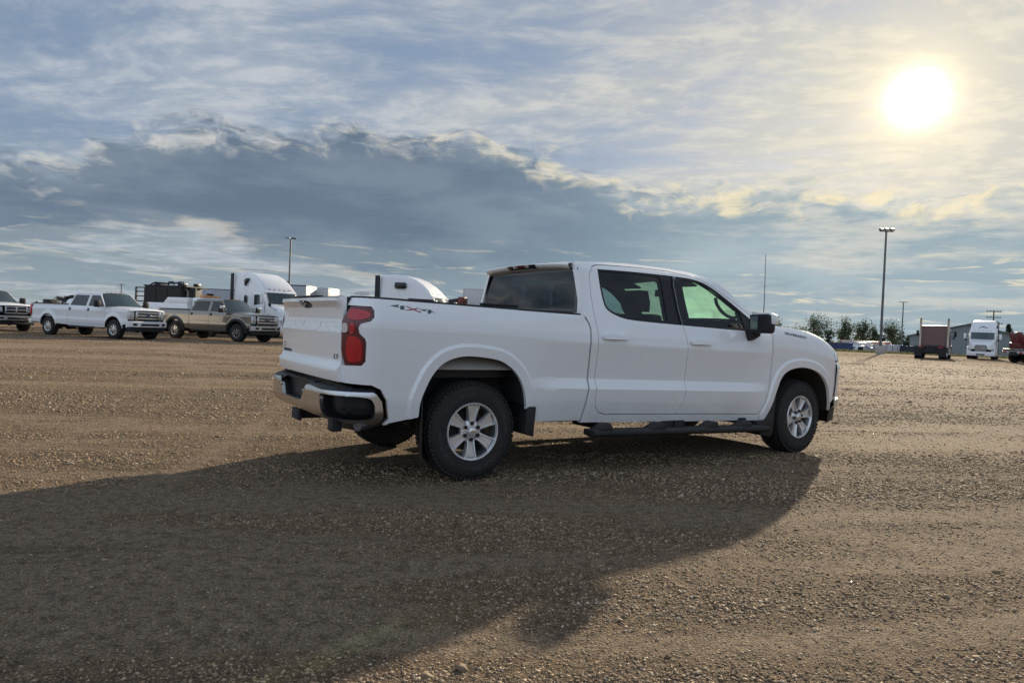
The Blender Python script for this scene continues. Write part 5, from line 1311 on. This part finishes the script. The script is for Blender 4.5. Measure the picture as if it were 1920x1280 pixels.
def light_pole(loc, h, label, heads='flood', base=True):
    r = empty('light_pole', loc); tag(r, label, 'lamp post')
    MB().tube((0, 0, .0), (0, 0, h), .15, .10, 12).build('pole', MT['galv'], r)
    if base: MB().box(-.36, .36, -.36, .36, -.3, .85).build('footing', MT['concrete'], r, bevel=.04)
    if heads == 'flood':
        MB().box(-.75, .75, -.05, .05, h-.05, h+.05).build('crossbar', MT['galv'], r)
        for x in (-.6, 0, .6):
            l = MB().cbox((x, -.12, h+.18), (.46, .34, .26), Matrix.Rotation(.35, 4, 'X')).build('floodlight', MT['black_trim'], r, bevel=.04)
            MB().cbox((x, -.30, h+.12), (.38, .02, .20), Matrix.Rotation(.35, 4, 'X')).build('lens', MT['clear_lens'], l)
    elif heads == 'flat':
        for sg in (-1, 1):
            MB().prism([(sg*.10, h-.02), (sg*.85, h-.10*sg+.02), (sg*.85, h-.06*sg+.06), (sg*.45, h+.14), (sg*.10, h+.12)], -.22, .22).build('lamp_head', MT['black_trim'], r, bevel=.02)
        for z in (h*.33, h*.42, h*.50): MB().box(-.34, -.08, -.10, .10, z, z+.22).build('equipment_box', MT['galv'], r, bevel=.02)
    else:
        MB().box(-.8, .8, -.05, .05, h-.06, h+.06).build('crossbar', MT['galv'], r)
        for sg in (-1, 1): MB().box(sg*.55, sg*.95, -.14, .14, h-.02, h+.10).build('lamp_head', MT['galv'], r, bevel=.02)
    return r
light_pole((41.06, 81, 0), 13.6, 'tall lamp post with three floodlights on a concrete footing')
light_pole((80.33, 150, -1.5), 11.3, 'distant thin lamp post with a flat crossbar behind the red tractor', 'bar', False)
light_pole((-30.63, 99, 0), 12.0, 'tall lamp post with a flat double head behind the white tractor', 'flat', False)
def power_pole(loc, h, label, arms=2, cans=True, wires=None):
    r = empty('power_pole', loc, R(-20)); tag(r, label, 'power pole')
    MB().tube((0, 0, 0), (0, 0, h), .17, .11, 10).build('pole', MT['wood'], r)
    for k in range(arms):
        z = h-.25-k*1.15
        a = MB().box(-1.25, 1.25, -.07, .07, z-.07, z+.07).build('crossarm', MT['wood'], r)
        for x in (-1.1, -.55, .55, 1.1): MB().tube((x, 0, z+.07), (x, 0, z+.28), .05, .035, 8).build('insulator', MT['galv'], a)
    if cans:
        for x in (-.55, .55): MB().tube((x, -.1, h-3.1), (x, -.1, h-2.2), .27, n=14).tube((x, -.1, h-2.2), (x, -.1, h-2.05), .08, n=8).build('transformer', MT['galv'], r)
    return r
power_pole((92.46, 140, -1.5), 9.9, 'wooden power pole with two crossarms and two transformers')
power_pole((113.02, 170, -1.5), 8.6, 'shorter plain power pole behind the transformer pole', 1, False)
power_pole((-126.91, 235, 0), 10.0, 'far power pole above the roof of the dented white pickup', 1, False)
def shed():
    r = empty('metal_shed', (78.0, 124, -1.5), R(-33)); tag(r, 'grey metal shed with a low gable behind the white tractor', 'shed')
    hw, e, a, L = 9.0, 4.2, 6.5, 14
    MB().prism([(-hw, 0), (hw, 0), (hw, e), (0, a), (-hw, e)], 0, L).build('wall', MT['shed_metal'], r)
    cl = MB()
    for k in range(47):
        x = -hw+.2+k*.41; zt_ = e+(a-e)*(1-abs(x)/hw)-.05; cl.box(x-.05, x+.05, -.035, -.002, .05, zt_)
    o = cl.build('cladding_ribs', MT['shed_metal'], r)
    for sg in (-1, 1):
        MB().add([(0, -.4, a+.02), (sg*(hw+.4), -.4, e-.08), (sg*(hw+.4), L+.4, e-.08), (0, L+.4, a+.02), (0, -.4, a+.16), (sg*(hw+.4), -.4, e+.06), (sg*(hw+.4), L+.4, e+.06), (0, L+.4, a+.16)], [(0, 1, 2, 3), (4, 5, 6, 7), (0, 1, 5, 4), (1, 2, 6, 5), (2, 3, 7, 6), (3, 0, 4, 7)]).build('roof', MT['shed_roof'], r)
    d = MB().box(-6.5, -2.5, -.07, -.03, 0, 3.6).build('roller_door', MT['trailer_grey'], r)
    for k in range(8): MB().box(-6.45, -2.55, -.085, -.072, .1+k*.44, .48+k*.44).build('slat', MT['trailer_grey'], d)
shed()
def house():
    r = empty('house', (60.0, 178, -1.5), R(10)); tag(r, 'dark low house with a red brown roof behind the nose of the near pickup', 'house')
    MB().prism([(-9, 0), (9, 0), (9, 3.6), (0, 5.9), (-9, 3.6)], 0, 10).build('wall', MT['brick_dark'], r)
    for sg in (-1, 1): MB().add([(0, -.5, 5.95), (sg*9.6, -.5, 3.5), (sg*9.6, 10.5, 3.5), (0, 10.5, 5.95), (0, -.5, 6.15), (sg*9.6, -.5, 3.7), (sg*9.6, 10.5, 3.7), (0, 10.5, 6.15)], [(0, 1, 2, 3), (4, 5, 6, 7), (0, 1, 5, 4), (1, 2, 6, 5), (2, 3, 7, 6), (3, 0, 4, 7)]).build('roof', MT['roof_red'], r)
    for x in (-5, -1, 3, 6.5):
        w = MB().box(x, x+1.2, -.06, -.02, 1.3, 2.6).build('window', MT['tinted_glass'], r); MB().box(x-.08, x+1.28, -.07, -.03, 1.2, 1.3).build('sill', MT['concrete'], w)
house()
def container(loc, rz, size, mat, label, doors=True, group=None):
    r = empty('shipping_container', loc, rz); tag(r, label, 'container', group); L, W, H = size
    MB().box(-L/2, L/2, -W/2+.03, W/2-.03, .12, H-.03).build('shell', mat, r)
    c = MB()
    for k in range(int(L/.28)):
        x = -L/2+.12+k*.28; c.box(x, x+.14, -W/2, -W/2+.035, .18, H-.12); c.box(x, x+.14, W/2-.035, W/2, .18, H-.12)
    c.build('corrugation', mat, r)
    f = MB()
    for x in (-L/2, L/2-.1):
        for y in (-W/2-.01, W/2-.09): f.box(x, x+.1, y, y+.1, 0, H)
    for z in (.0, H-.12):
        for y in (-W/2-.01, W/2-.09): f.box(-L/2+.1, L/2-.1, y+.003, y+.097, z, z+.12)
        for x in (-L/2+.003, L/2-.097): f.box(x, x+.094, -W/2+.09, W/2-.09, z, z+.12)
    f.build('corner_frame', mat, r)
    if doors:
        for sg in (-1, 1):
            d = MB().box(-L/2-.03, -L/2+.01, sg*.03, sg*(W/2-.12), .18, H-.16).build('door', mat, r)
            MB().tube((-L/2-.06, sg*.35, .25), (-L/2-.06, sg*.35, H-.25), .03, n=8).build('lock_bar', MT['galv'], d)
container((49.9, 111, -1.5), R(80), (6.0, 2.44, 2.5), MT['navy'], 'navy blue container beyond the nose of the near pickup')
container((56.8, 110, -1.5), R(82), (6.0, 2.2, 2.55), MT['trailer_white'], 'pale grey corrugated container right of the concrete lamp post footing')
container((58.9, 107, -1.5), R(8), (3.6, 2.44, 2.45), MT['dark_navy'], 'dark container between the pale one and the red tractor')
def site_office(loc, rz, L, label, mat):
    r = empty('site_office', loc, rz); tag(r, label, 'cabin')
    MB().box(-L/2, L/2, -1.25, 1.25, .3, 2.62).build('wall', mat, r, bevel=.03)
    MB().box(-L/2-.1, L/2+.1, -1.35, 1.35, 2.625, 2.75).build('roof', MT['trailer_white'], r, bevel=.03)
    for x in np.arange(-L/2+.5, L/2-.8, 1.5):
        w = MB().box(x, x+.8, -1.275, -1.24, 1.3, 2.1).build('window', MT['tinted_glass'], r); MB().box(x-.05, x+.85, -1.30, -1.25, 1.22, 1.295).build('sill', MT['galv'], w)
    MB().box(-L/2+.2, L/2-.2, -1.0, 1.0, 0, .3).build('skid', MT['chassis'], r)
site_office((55.0, 116, -1.5), R(5), 3.4, 'small white site cabin with dark windows next to the navy container', MT['trailer_white'])
def small_truck(loc, rz, label, cabm, boxm, bh=2.6):
    """light lorry: cab, box, wheels"""
    r = empty('box_truck', loc, rz); tag(r, label, 'lorry')
    MB().loft([rrect(3.2, .95, .55, 1.25, .10), rrect(2.9, 1.0, .5, 1.45, .12), rrect(2.3, 1.0, .5, 2.15, .14), rrect(1.2, 1.0, .5, 2.2, .14)]).build('cab', cabm, r)
    MB().grid(lambda u, v: (lerp(2.88, 2.32, u)+.03, lerp(-.85, .85, v), lerp(1.48, 2.08, u)), 1, 1).build('windscreen', MT['screen_glass'], r)
    both(MB().box(1.4, 2.3, -.99, -1.012, 1.35, 1.95), 'window', MT['tinted_glass'], r)
    MB().box(-3.2, 1.1, -1.15, 1.15, .85, bh).build('box', boxm, r, bevel=.04)
    both(MB().box(-3.15, 1.05, -1.152, -1.165, bh-.16, bh-.04).box(-3.15, 1.05, -1.152, -1.165, .87, .99), 'box_rail', MT['galv'], r)
    MB().box(-3.2, 2.6, -.4, .4, .45, .8).build('frame_rail', MT['chassis'], r)
    both(MB().box(3.15, 3.24, -.55, -.85, .85, 1.05), 'headlamp', MT['head_lens'], r)
    for x in (2.2, -2.0):
        for sg in (-1, 1): simple_wheel(r, x, sg*1.0, .42, .42, .26, .22, out=sg)
small_truck((60.2, 124, -1.5), R(200), 'small pale lorry parked beyond the yard edge near the lamp post', MT['trailer_white'], MT['grey_panel'], 2.35)
small_truck((55.9, 114, -1.5), R(185), 'low white lorry in front of the site cabin row', MT['white_plain'], MT['trailer_white'], 1.9)
small_truck((20.0, 61.5, 0), R(30), 'dark box lorry mostly hidden behind the mirror of the near pickup', MT['dark_navy'], MT['brick_dark'], 3.33)
def lowloader():
    r = empty('flatbed_trailer', (64.6, 131, -1.5), R(4)); tag(r, 'orange and white flatbed trailer left of the red tractor', 'trailer')
    MB().box(-5, 3.2, -1.2, 1.2, 2.45, 2.80).build('deck', MT['orange'], r, bevel=.04)
    MB().box(-4.9, 3.1, -1.215, 1.215, 2.80, 2.95).build('load', MT['trailer_white'], r, bevel=.04)
    for x in (-4.6, -3.6, 2.4): MB().box(x, x+.12, -1.1, 1.1, .9, 2.45).build('upright', MT['orange'], r)
    MB().box(-4.9, 3.1, -.5, .5, .8, 1.1).build('frame', MT['chassis'], r)
    for x in (-4.0, -2.8):
        for sg in (-1, 1): simple_wheel(r, x, sg*1.15, .5, .5, .3, .27, out=sg)
lowloader()
def crane_truck():
    r = empty('crane_truck', (46.75, 61.6, 0), R(4)); tag(r, 'flatbed lorry with a folded red crane at the right edge', 'lorry')
    MB().box(-4.5, .6, -1.2, 1.2, 1.0, 1.18).build('deck', MT['galv'], r, bevel=.02)
    MB().box(-4.5, .6, -1.215, 1.215, .78, .995).build('deck_side', MT['trailer_white'], r, bevel=.02)
    c = MB().box(-4.45, -3.85, -.55, .55, 1.19, 1.7).build('crane_base', MT['red_plain'], r, bevel=.05)
    MB().cbox((-4.15, -.1, 2.0), (.42, .42, 1.2)).build('crane_mast', MT['red_plain'], c, bevel=.04)
    MB().cbox((-4.05, -.65, 2.0), (.34, .30, 1.1), Matrix.Rotation(.35, 4, 'X')).build('folded_boom', MT['red_plain'], c, bevel=.04)
    MB().cbox((-4.2, .45, 2.05), (.30, .30, 1.0), Matrix.Rotation(-.45, 4, 'X')).build('folded_boom', MT['red_plain'], c, bevel=.04)
    MB().loft([rrect(3.6, 1.1, .6, 1.5, .1), rrect(3.4, 1.2, .6, 1.7, .12), rrect(2.9, 1.2, .6, 2.5, .15), rrect(1.6, 1.2, .6, 2.55, .15)]).build('cab', MT['trailer_white'], r)
    MB().grid(lambda u, v: (lerp(3.38, 2.95, u)+.03, lerp(-1.0, 1.0, v), lerp(1.75, 2.42, u)), 1, 1).build('windscreen', MT['screen_glass'], r)
    both(MB().box(1.8, 2.8, -1.2, -1.215, 1.6, 2.3), 'window', MT['tinted_glass'], r)
    MB().box(-4.5, 3.0, -.45, .45, .6, .95).build('frame_rail', MT['chassis'], r)
    for x in (2.6, -2.4, -3.5):
        for sg in (-1, 1): simple_wheel(r, x, sg*1.18, .5, .5, .3, .28, out=sg)
    for sg in (-1, 1): MB().cbox((-4.52, sg*.9, .88), (.05, .3, .12)).build('tail_lamp', MT['red_lens'], r)
crane_truck()
def tote(loc, label, mat, rz=0.2):
    r = empty('liquid_tote', loc, rz); tag(r, label, 'tank')
    MB().box(-.5, .5, -.6, .6, .16, 1.12).build('tank', mat, r, bevel=.08, seg=3)
    for z in (.2, .45, .7, .95, 1.15): MB().path([(-.52, -.62, z), (.52, -.62, z), (.52, .62, z), (-.52, .62, z)], .012, 6, closed=True).build('cage_bar', MT['galv'], r)
    MB().box(-.5, .5, -.6, .6, .10, .15).build('pallet_deck', MT['wood'], r)
    for x in (-.45, 0, .45): MB().box(x-.06, x+.06, -.6, .6, 0, .10).build('skid', MT['wood'], r)
tote((47.2, 66.6, 0), 'pale caged liquid tank between the white tractor and the red crane', MT['trailer_white'])
tote((46.4, 65.2, 0), 'dark caged liquid tank right in front of the pale one', MT['brick_dark'], .6)
# ------------------------------------------------------------------ trailers and machines behind the left row
def van_trailer(loc, rz, L, H, mat, label, roofm=None, group=None):
    """body runs back from its front corner along -x"""
    r = empty('van_trailer', loc, rz); tag(r, label, 'trailer', group)
    MB().box(-L, 0, -1.27, 1.27, 1.05, H-.04).build('body', mat, r, bevel=.02)
    MB().box(-L-.01, .01, -1.285, 1.285, H-.10, H).build('top_rail', roofm or MT['galv'], r, bevel=.02)
    MB().box(-L-.01, .01, -1.285, 1.285, 1.0, 1.14).build('bottom_rail', MT['galv'], r, bevel=.02)
    n = int(L/1.2)
    for k in range(n+1):
        x = -L+.06+k*(L-.12)/n; both(MB().box(x-.03, x+.03, -1.268, -1.282, 1.142, H-.102), 'side_post', mat, r)
    for sg in (-1, 1): MB().box(-L-.03, -L-.002, sg*.03, sg*1.2, 1.15, H-.12).build('door', mat, r)
    MB().box(-3.2, -3.0, -1.0, -.8, 0.05, 1.0).box(-3.2, -3.0, 1.0, .8, .05, 1.0).build('landing_leg', MT['chassis'], r)
    for x in (-L+1.2, -L+2.5):
        for sg in (-1, 1): simple_wheel(r, x, sg*1.2, .5, .5, .5, .28, out=sg)
    return r
van_trailer((-25.6, 82.0, 0), R(-3), 11.5, 4.13, MT['trailer_grey'], 'long grey van trailer behind the gold pickup and its neighbour tractor')
van_trailer((-17.95, 64.5, 0), R(-6), 4.4, 4.13, MT['trailer_grey'], 'grey van trailer right of the left lamp post', MT['dark_navy'])
van_trailer((-16.7, 67.4, 0), R(-10), 1.9, 4.10, MT['trailer_white'], 'short cream topped box trailer next to the grey trailer', MT['trailer_white'])
van_trailer((3.0, 57.5, 0), R(-4), 6.9, 4.12, MT['trailer_white'], 'white van trailer against the rear window of the near pickup', MT['trailer_white'])
def motorhome():
    r = empty('motorhome', (-10.2, 52.0, 0), R(-60)); tag(r, 'white motorhome with a roof unit above the tailgate of the near pickup', 'motorhome')
    MB().loft([rrect(.2, .9, .5, 2.2, .25), rrect(-.2, 1.05, .45, 2.95, .30), rrect(-1.2, 1.15, .45, 3.10, .30), rrect(-6.4, 1.15, .45, 3.10, .25)]).build('body', MT['white_plain'], r, smooth=45)
    MB().box(-2.6, -1.5, -.45, .45, 3.10, 3.36).build('roof_unit', MT['trailer_white'], r, bevel=.06)
    for k in range(5): MB().box(-2.5+k*.2, -2.42+k*.2, -.35, .35, 3.362, 3.375).build('vent_slat', MT['galv'], r)
    MB().grid(lambda u, v: (lerp(.14, -.18, u)+.05, lerp(-.8, .8, v), lerp(1.5, 2.3, u)), 1, 1).build('windscreen', MT['screen_glass'], r)
    both(MB().box(-3.2, -1.6, -1.14, -1.165, 1.5, 2.2), 'window', MT['tinted_glass'], r)
    for x in (-1.0, -5.2):
        for sg in (-1, 1): simple_wheel(r, x, sg*1.1, .4, .4, .25, .22, out=sg)
motorhome()
def telehandler():
    r = empty('telehandler', (-5.6, 55.2, 0), R(-25)); tag(r, 'red lifting machine with a black boom left of the white van trailer', 'machine')
    MB().box(-1.6, 1.5, -.95, .95, .8, 1.9).build('body', MT['red_plain'], r, bevel=.08)
    MB().box(-.3, .9, .1, .95, 1.9, 2.95).build('cab', MT['tinted_glass'], r, bevel=.06)
    MB().box(-.35, .95, .05, 1.0, 2.95, 3.05).build('cab_roof', MT['red_plain'], r, bevel=.03)
    MB().cbox((.2, -.4, 2.75), (4.2, .35, .38), Matrix.Rotation(-.16, 4, 'Y')).build('boom', MT['black_plastic'], r, bevel=.03)
    MB().cbox((2.2, -.4, 3.05), (.4, .8, .5)).build('boom_head', MT['red_plain'], r, bevel=.04)
    for x in (-1.1, 1.1):
        for sg in (-1, 1): simple_wheel(r, x, sg*1.2, .62, .62, .42, .32, 'red_plain', out=sg)
telehandler()
def service_truck():
    r = empty('service_truck', (-19.5, 42.6, 0), R(-24)); tag(r, 'white utility service lorry behind the gold pickup', 'lorry')
    W = MT['white_plain']
    for y in (-1.0, 1.0):
        b = MB().box(-1.3, 1.9, y-.22, y+.22, .85, 1.80).box(.5, 1.9, y-.215, y+.215, 1.80, 2.12).prism([(.0, 1.80), (.5, 1.80), (.5, 2.12), (.35, 2.12)], y-.21, y+.21).build('locker', W, r, bevel=.02)
        for k in range(4): MB().box(-1.24+k*.78, -.52+k*.78, y-.235 if y < 0 else y+.221, y-.221 if y < 0 else y+.235, .95, 1.72).build('locker_door', W, b, bevel=.004)
    MB().box(-1.9, 1.9, -.78, .78, .85, 1.0).build('deck', MT['galv'], r)
    MB().loft([rrect(4.2, .9, .6, 1.25, .1), rrect(3.4, 1.0, .55, 1.35, .12), rrect(2.95, 1.0, .55, 2.05, .15), rrect(2.05, 1.0, .55, 2.15, .15)]).build('cab', W, r, smooth=45)
    MB().grid(lambda u, v: (lerp(3.40, 2.98, u)+.03, lerp(-.85, .85, v), lerp(1.40, 2.0, u)), 1, 1).build('windscreen', MT['screen_glass'], r)
    both(MB().box(2.2, 2.95, -1.0, -1.015, 1.4, 1.95), 'window', MT['tinted_glass'], r)
    bar = MB().cbox((2.3, 0, 2.24), (.32, 1.2, .12)).build('light_bar', MT['lamp_amber'], r, bevel=.03)
    MB().cbox((2.3, 0, 2.36), (.22, .36, .12)).build('beacon', MT['black_trim'], bar, bevel=.03)
    MB().box(-1.9, 3.8, -.45, .45, .5, .84).build('frame_rail', MT['chassis'], r)
    for x in (3.3, -1.0):
        for sg in (-1, 1): simple_wheel(r, x, sg*.98, .42, .42, .27, .23, out=sg)
service_truck()
def rig_skid():
    r = empty('equipment_skid', (-21.6, 46.0, 0), R(-10)); tag(r, 'tall black equipment skid with two loop handles on its roof', 'machine')
    K = MT['chassis']
    MB().box(-1.15, 1.35, -1.1, 1.1, 1.75, 2.85).build('housing', K, r, bevel=.03)
    for x in (-1.1, -.3, .5): MB().box(x, x+.74, -1.125, -1.10, 1.85, 2.72).build('housing_panel', MT['black_trim'], r)
    MB().box(-1.2, 1.7, -1.12, 1.12, 2.85, 2.92).build('housing_roof', MT['black_trim'], r)
    for x in (.05, .75): MB().path([(x-.22, -.2, 2.92), (x-.17, -.2, 3.18), (x+.17, -.2, 3.18), (x+.22, -.2, 2.92)], .045, 8).build('loop_handle', MT['black_trim'], r)
    MB().tube((1.5, -.3, 1.9), (1.5, -.3, 2.80), .35, n=18).build('filter', K, r)
    MB().prism([(-.95, 2.92), (-.35, 2.92), (-.45, 3.02), (-.8, 3.05)], -.6, .2).build('hopper', K, r, bevel=.02)
    MB().path([(-.9, -.9, 2.92), (-.6, -.9, 3.08), (.2, -.85, 3.04), (1.0, -.8, 3.10), (1.5, -.7, 2.95)], .05, 8).build('hose', MT['black_trim'], r)
    MB().path([(1.4, -1.0, 1.2), (1.75, -1.0, 1.9), (1.7, -.95, 2.6), (1.3, -.9, 2.95)], .045, 8).build('hose', MT['galv'], r)
    MB().box(1.1, 1.45, -.95, -.55, 2.92, 3.07).box(1.3, 1.6, .2, .6, 2.92, 3.12).build('control_box', MT['black_trim'], r, bevel=.02)
    MB().box(-1.1, .4, -1.0, 1.0, .85, 1.70).build('tank', MT['concrete'], r, bevel=.06)
    MB().box(.45, 1.9, -.9, .9, .8, 1.7).build('engine', K, r, bevel=.08)
    MB().box(-1.8, 2.0, -1.1, 1.1, .55, .80).build('skid_base', K, r)
    for x in (-.9, .9):
        for sg in (-1, 1): simple_wheel(r, x, sg*1.1, .4, .4, .25, .22, out=sg)
rig_skid()
def steel_rack():
    r = empty('steel_rack', (-24.75, 50.0, 0), R(-12)); tag(r, 'dark open steel frame with rungs left of the black equipment skid', 'rack')
    K = MT['chassis']
    for x in (-.9, -.2, .55, 1.5):
        for y in (-.6, .6): MB().box(x-.05, x+.05, y-.05, y+.05, 0, 2.92 if x < 0 else 2.75).build('post', K, r)
    for z in (1.6, 1.95, 2.3, 2.6, 2.88): MB().box(-.9, -.2, -.64, -.56, z-.035, z+.035).build('rung', K, r)
    for z in (1.2, 2.72): MB().box(-.2, 1.5, -.63, -.57, z-.04, z+.04).box(-.2, 1.5, .57, .63, z-.04, z+.04).build('rail', K, r)
    MB().box(-.15, 1.45, -.5, .5, 1.3, 2.2).build('hose_reel', MT['dark_navy'], r, bevel=.12)
    MB().tube((.3, -.75, 1.75), (.3, -.5, 1.75), .40, n=20).tube((1.1, -.75, 1.6), (1.1, -.5, 1.6), .30, n=20).build('reel_disc', MT['black_trim'], r)
    MB().box(-1.0, 1.6, -.7, .7, .5, .65).build('base', K, r)
    MB().box(-.9, -.8, -.7, .7, 0, .5).box(1.4, 1.5, -.7, .7, 0, .5).build('foot', K, r)
steel_rack()
def pump_trailer():
    r = empty('pump_trailer', (-27.4, 44.6, 0), R(-20)); tag(r, 'small trailer with a white tank and black pumps behind the dented pickup box', 'trailer')
    MB().box(-1.7, 1.7, -.9, .9, .62, .80).build('deck', MT['chassis'], r)
    MB().tube((.45, 0, 1.45), (1.45, 0, 1.45), .42, n=22).build('tank', MT['white_plain'], r)
    MB().box(-1.55, -1.05, -.4, .4, .8, 1.75).build('pump', MT['chassis'], r, bevel=.05)
    MB().cbox((.0, -.1, 1.75), (.9, .5, .18), Matrix.Rotation(.25, 4, 'Y')).cbox((.25, .1, 1.95), (.6, .4, .14), Matrix.Rotation(-.2, 4, 'Y')).build('engine', MT['chassis'], r, bevel=.03)
    MB().path([(-.9, -.2, 1.2), (-.6, -.2, 1.85), (-.2, -.2, 1.55), (.1, -.2, 2.0)], .035, 8).path([(-1.3, .1, 1.75), (-.9, .1, 2.0), (-.4, .1, 1.7)], .03, 8).build('hose', MT['bright_metal'], r)
    MB().box(-.25, .05, -.15, .15, .8, 1.7).build('stand', MT['bright_metal'], r)
    for x in (-1.5, 1.5): MB().box(x-.04, x+.04, -.85, -.77, .8, 1.6).build('stake', MT['chassis'], r)
    for x in (-.45, .45):
        for sg in (-1, 1): simple_wheel(r, x, sg*.98, .36, .36, .22, .2, out=sg)
pump_trailer()
# ------------------------------------------------------------------ plants
def leaf_material(name, a, b):
    m = bpy.data.materials.new(name); m.use_nodes = True; t = NT(m.node_tree); p = m.node_tree.nodes['Principled BSDF']
    r = t.n('ShaderNodeNewGeometry').outputs['Random Per Island']
    t.put(p.inputs['Base Color'], t.ramp(r, [(0, a), (1, b)])); p.inputs['Roughness'].default_value = .6
    tr = t.n('ShaderNodeBsdfTranslucent'); t.put(tr.inputs[0], t.ramp(r, [(0, a), (1, b)]))
    mx = t.n('ShaderNodeMixShader'); mx.inputs[0].default_value = .35; t.t.links.new(p.outputs[0], mx.inputs[1]); t.t.links.new(tr.outputs[0], mx.inputs[2])
    t.t.links.new(mx.outputs[0], m.node_tree.nodes['Material Output'].inputs[0]); return m
MT['leaf'] = leaf_material('leaves', (.030, .048, .030), (.085, .115, .060))
MT['leaf_dark'] = leaf_material('dark_needles', (.016, .028, .022), (.045, .062, .042))
MT['bark'] = material('bark', (.060, .050, .042), .9, var=.3, scale=6)
MT['grass'] = leaf_material('grass_blades', (.060, .075, .030), (.175, .165, .075))
def leaves(P, size, rs):
    """one small pointed leaf pair (two triangles) at every point"""
    n = len(P); d = rs.normal(0, 1, (n, 3)); d /= np.linalg.norm(d, axis=1)[:, None]; e = np.cross(d, rs.normal(0, 1, (n, 3))); e /= np.linalg.norm(e, axis=1)[:, None]
    s = size*rs.uniform(.6, 1.4, n)[:, None]
    V = np.stack([P-d*s, P+e*s*.5, P+d*s, P-e*s*.5], 1).reshape(-1, 3); F = np.arange(n*4).reshape(-1, 4)
    return V, F
def np_mesh(name, V, F, mat):
    me = bpy.data.meshes.new(name); me.from_pydata(V.tolist(), [], F.tolist()); me.materials.append(mat); me.update(); return me
def tree(loc, h, w, label, kind='broad', seed=1, leafsize=.19, n=1700):
    rs = np.random.default_rng(seed); r = empty('conifer_tree' if kind == 'cone' else 'broadleaf_tree', loc); tag(r, label, 'tree', 'trees beyond the yard')
    tr = MB(); tr.path([(0, 0, 0), (.05, 0, h*.3), (-.05, .05, h*.6), (0, 0, h*.92)], [.17*h/6, .13*h/6, .07*h/6, .02], 8)
    P = []
    if kind == 'cone':
        for k in range(26):
            z = h*(.10+.88*k/26); rad = w/2*(1-k/26)**.8+.1
            for a in rs.uniform(0, 2*math.pi, 7):
                q = np.array([math.cos(a)*rad, math.sin(a)*rad, z-rad*.25])
                m = int(n/182)+1; t = rs.uniform(.15, 1, m)[:, None]; P.append(np.array([0, 0, z])*(1-t)+q*t+rs.normal(0, .12, (m, 3)))
    else:
        for k in range(17):
            a = rs.uniform(0, 2*math.pi); z0 = h*rs.uniform(.18, .6); rad = w/2*rs.uniform(.35, 1.0); z1 = min(h*.98, z0+h*rs.uniform(.10, .42))
            if k < 4: rad *= .4; z1 = h*rs.uniform(.8, .98)
            rad *= math.sqrt(max(.15, 1-(z1/h-.45)**2*2.2))
            e = np.array([math.cos(a)*rad, math.sin(a)*rad, z1]); s = np.array([0, 0, z0])
            tr.path([tuple(s), tuple(s*.45+e*.55+np.array([0, 0, -.1*h*.2])), tuple(e)], [.05*h/6, .03*h/6, .012], 5)
            m = n//17; t = rs.uniform(.45, 1.12, m)[:, None]
            P.append(s*(1-t)+e*t+rs.normal(0, 1, (m, 3))*np.array([.085*w, .085*w, .055*h])*(0.5+.7*t))
    V, F = leaves(np.concatenate(P), leafsize, rs)
    tr.build('trunk', MT['bark'], r)
    link(bpy.data.objects.new('crown', np_mesh('crown', V, F, MT['leaf_dark' if kind == 'cone' else 'leaf'])), r)
T = 'trees beyond the yard'
tree((70.4, 170, -1.5), 8.6, 8.6, 'largest round tree just right of the near pickup bonnet', seed=3, n=2500)
tree((77.6, 170, -1.5), 8.0, 5.0, 'upright tree, left one of the pair above the navy container', seed=8)
tree((82.0, 170, -1.5), 8.0, 4.6, 'upright tree, right one of the pair above the navy container', seed=12)
tree((87.0, 175, -1.5), 7.0, 3.4, 'thin small tree just left of the tall floodlight post', seed=15, n=1100)
tree((91.2, 175, -1.5), 7.6, 5.2, 'airy tree just right of the tall floodlight post', seed=21, n=1600)
tree((62.0, 170, -1.5), 7.5, 3.0, 'tree top peeping over the near pickup bonnet beside the mirror', seed=5, n=1200)
tree((116.0, 170, -1.5), 8.6, 4.6, 'pointed dark conifer right of the white tractor', 'cone', 31, n=2600)
tree((119.5, 172, -1.5), 6.6, 4.0, 'lower dark conifer beside the right edge', 'cone', 33, n=2000)
def far_wood():
    rs = np.random.default_rng(5); P = []
    for x in np.arange(60, 330, 2.3):
        h = 5.2+2.2*rs.uniform(0, 1)**2; q = rs.normal(0, 1, (210, 3))*np.array([1.3, 1.3, .8]); z = rs.uniform(0, 1, 210)**1.3*h
        q[:, 0] = x+q[:, 0]*(1-z/h*.85); q[:, 1] += 262+rs.uniform(-6, 6); q[:, 2] = z-1.5; P.append(q)
    V, F = leaves(np.concatenate(P), .55, rs)
    o = link(bpy.data.objects.new('far_wood', np_mesh('far_wood', V, F, MT['leaf_dark']))); tag(o, 'dark far wood along the horizon on the right', 'wood', kind='stuff')
far_wood()
def verge():
    rs = np.random.default_rng(9); n = 15000
    x = rs.uniform(22, 75, n); y = 88.6+(x-40)*-.06+rs.normal(0, 1.5, n)+np.sin(x*.7)*.6
    keep = fbm(x*.25, y*.25, 3, 3) > .34; x, y = x[keep], y[keep]; n = len(x)
    h = rs.uniform(.10, .38, n); a = rs.uniform(0, 6.28, n); lx, ly = rs.normal(0, .10, n), rs.normal(0, .10, n); w = .05
    z = ground_h(x, y)
    A = np.stack([x-w*np.cos(a), y-w*np.sin(a), z], 1); B = np.stack([x+w*np.cos(a), y+w*np.sin(a), z], 1); C = np.stack([x+lx, y+ly, z+h], 1)
    V = np.stack([A, B, C], 1).reshape(-1, 3); F = np.arange(n*3).reshape(-1, 3)
    o = link(bpy.data.objects.new('grass_verge', np_mesh('grass_verge', V, F, MT['grass']))); tag(o, 'rough grass growing along the far edge of the yard', 'grass', kind='stuff')
verge()
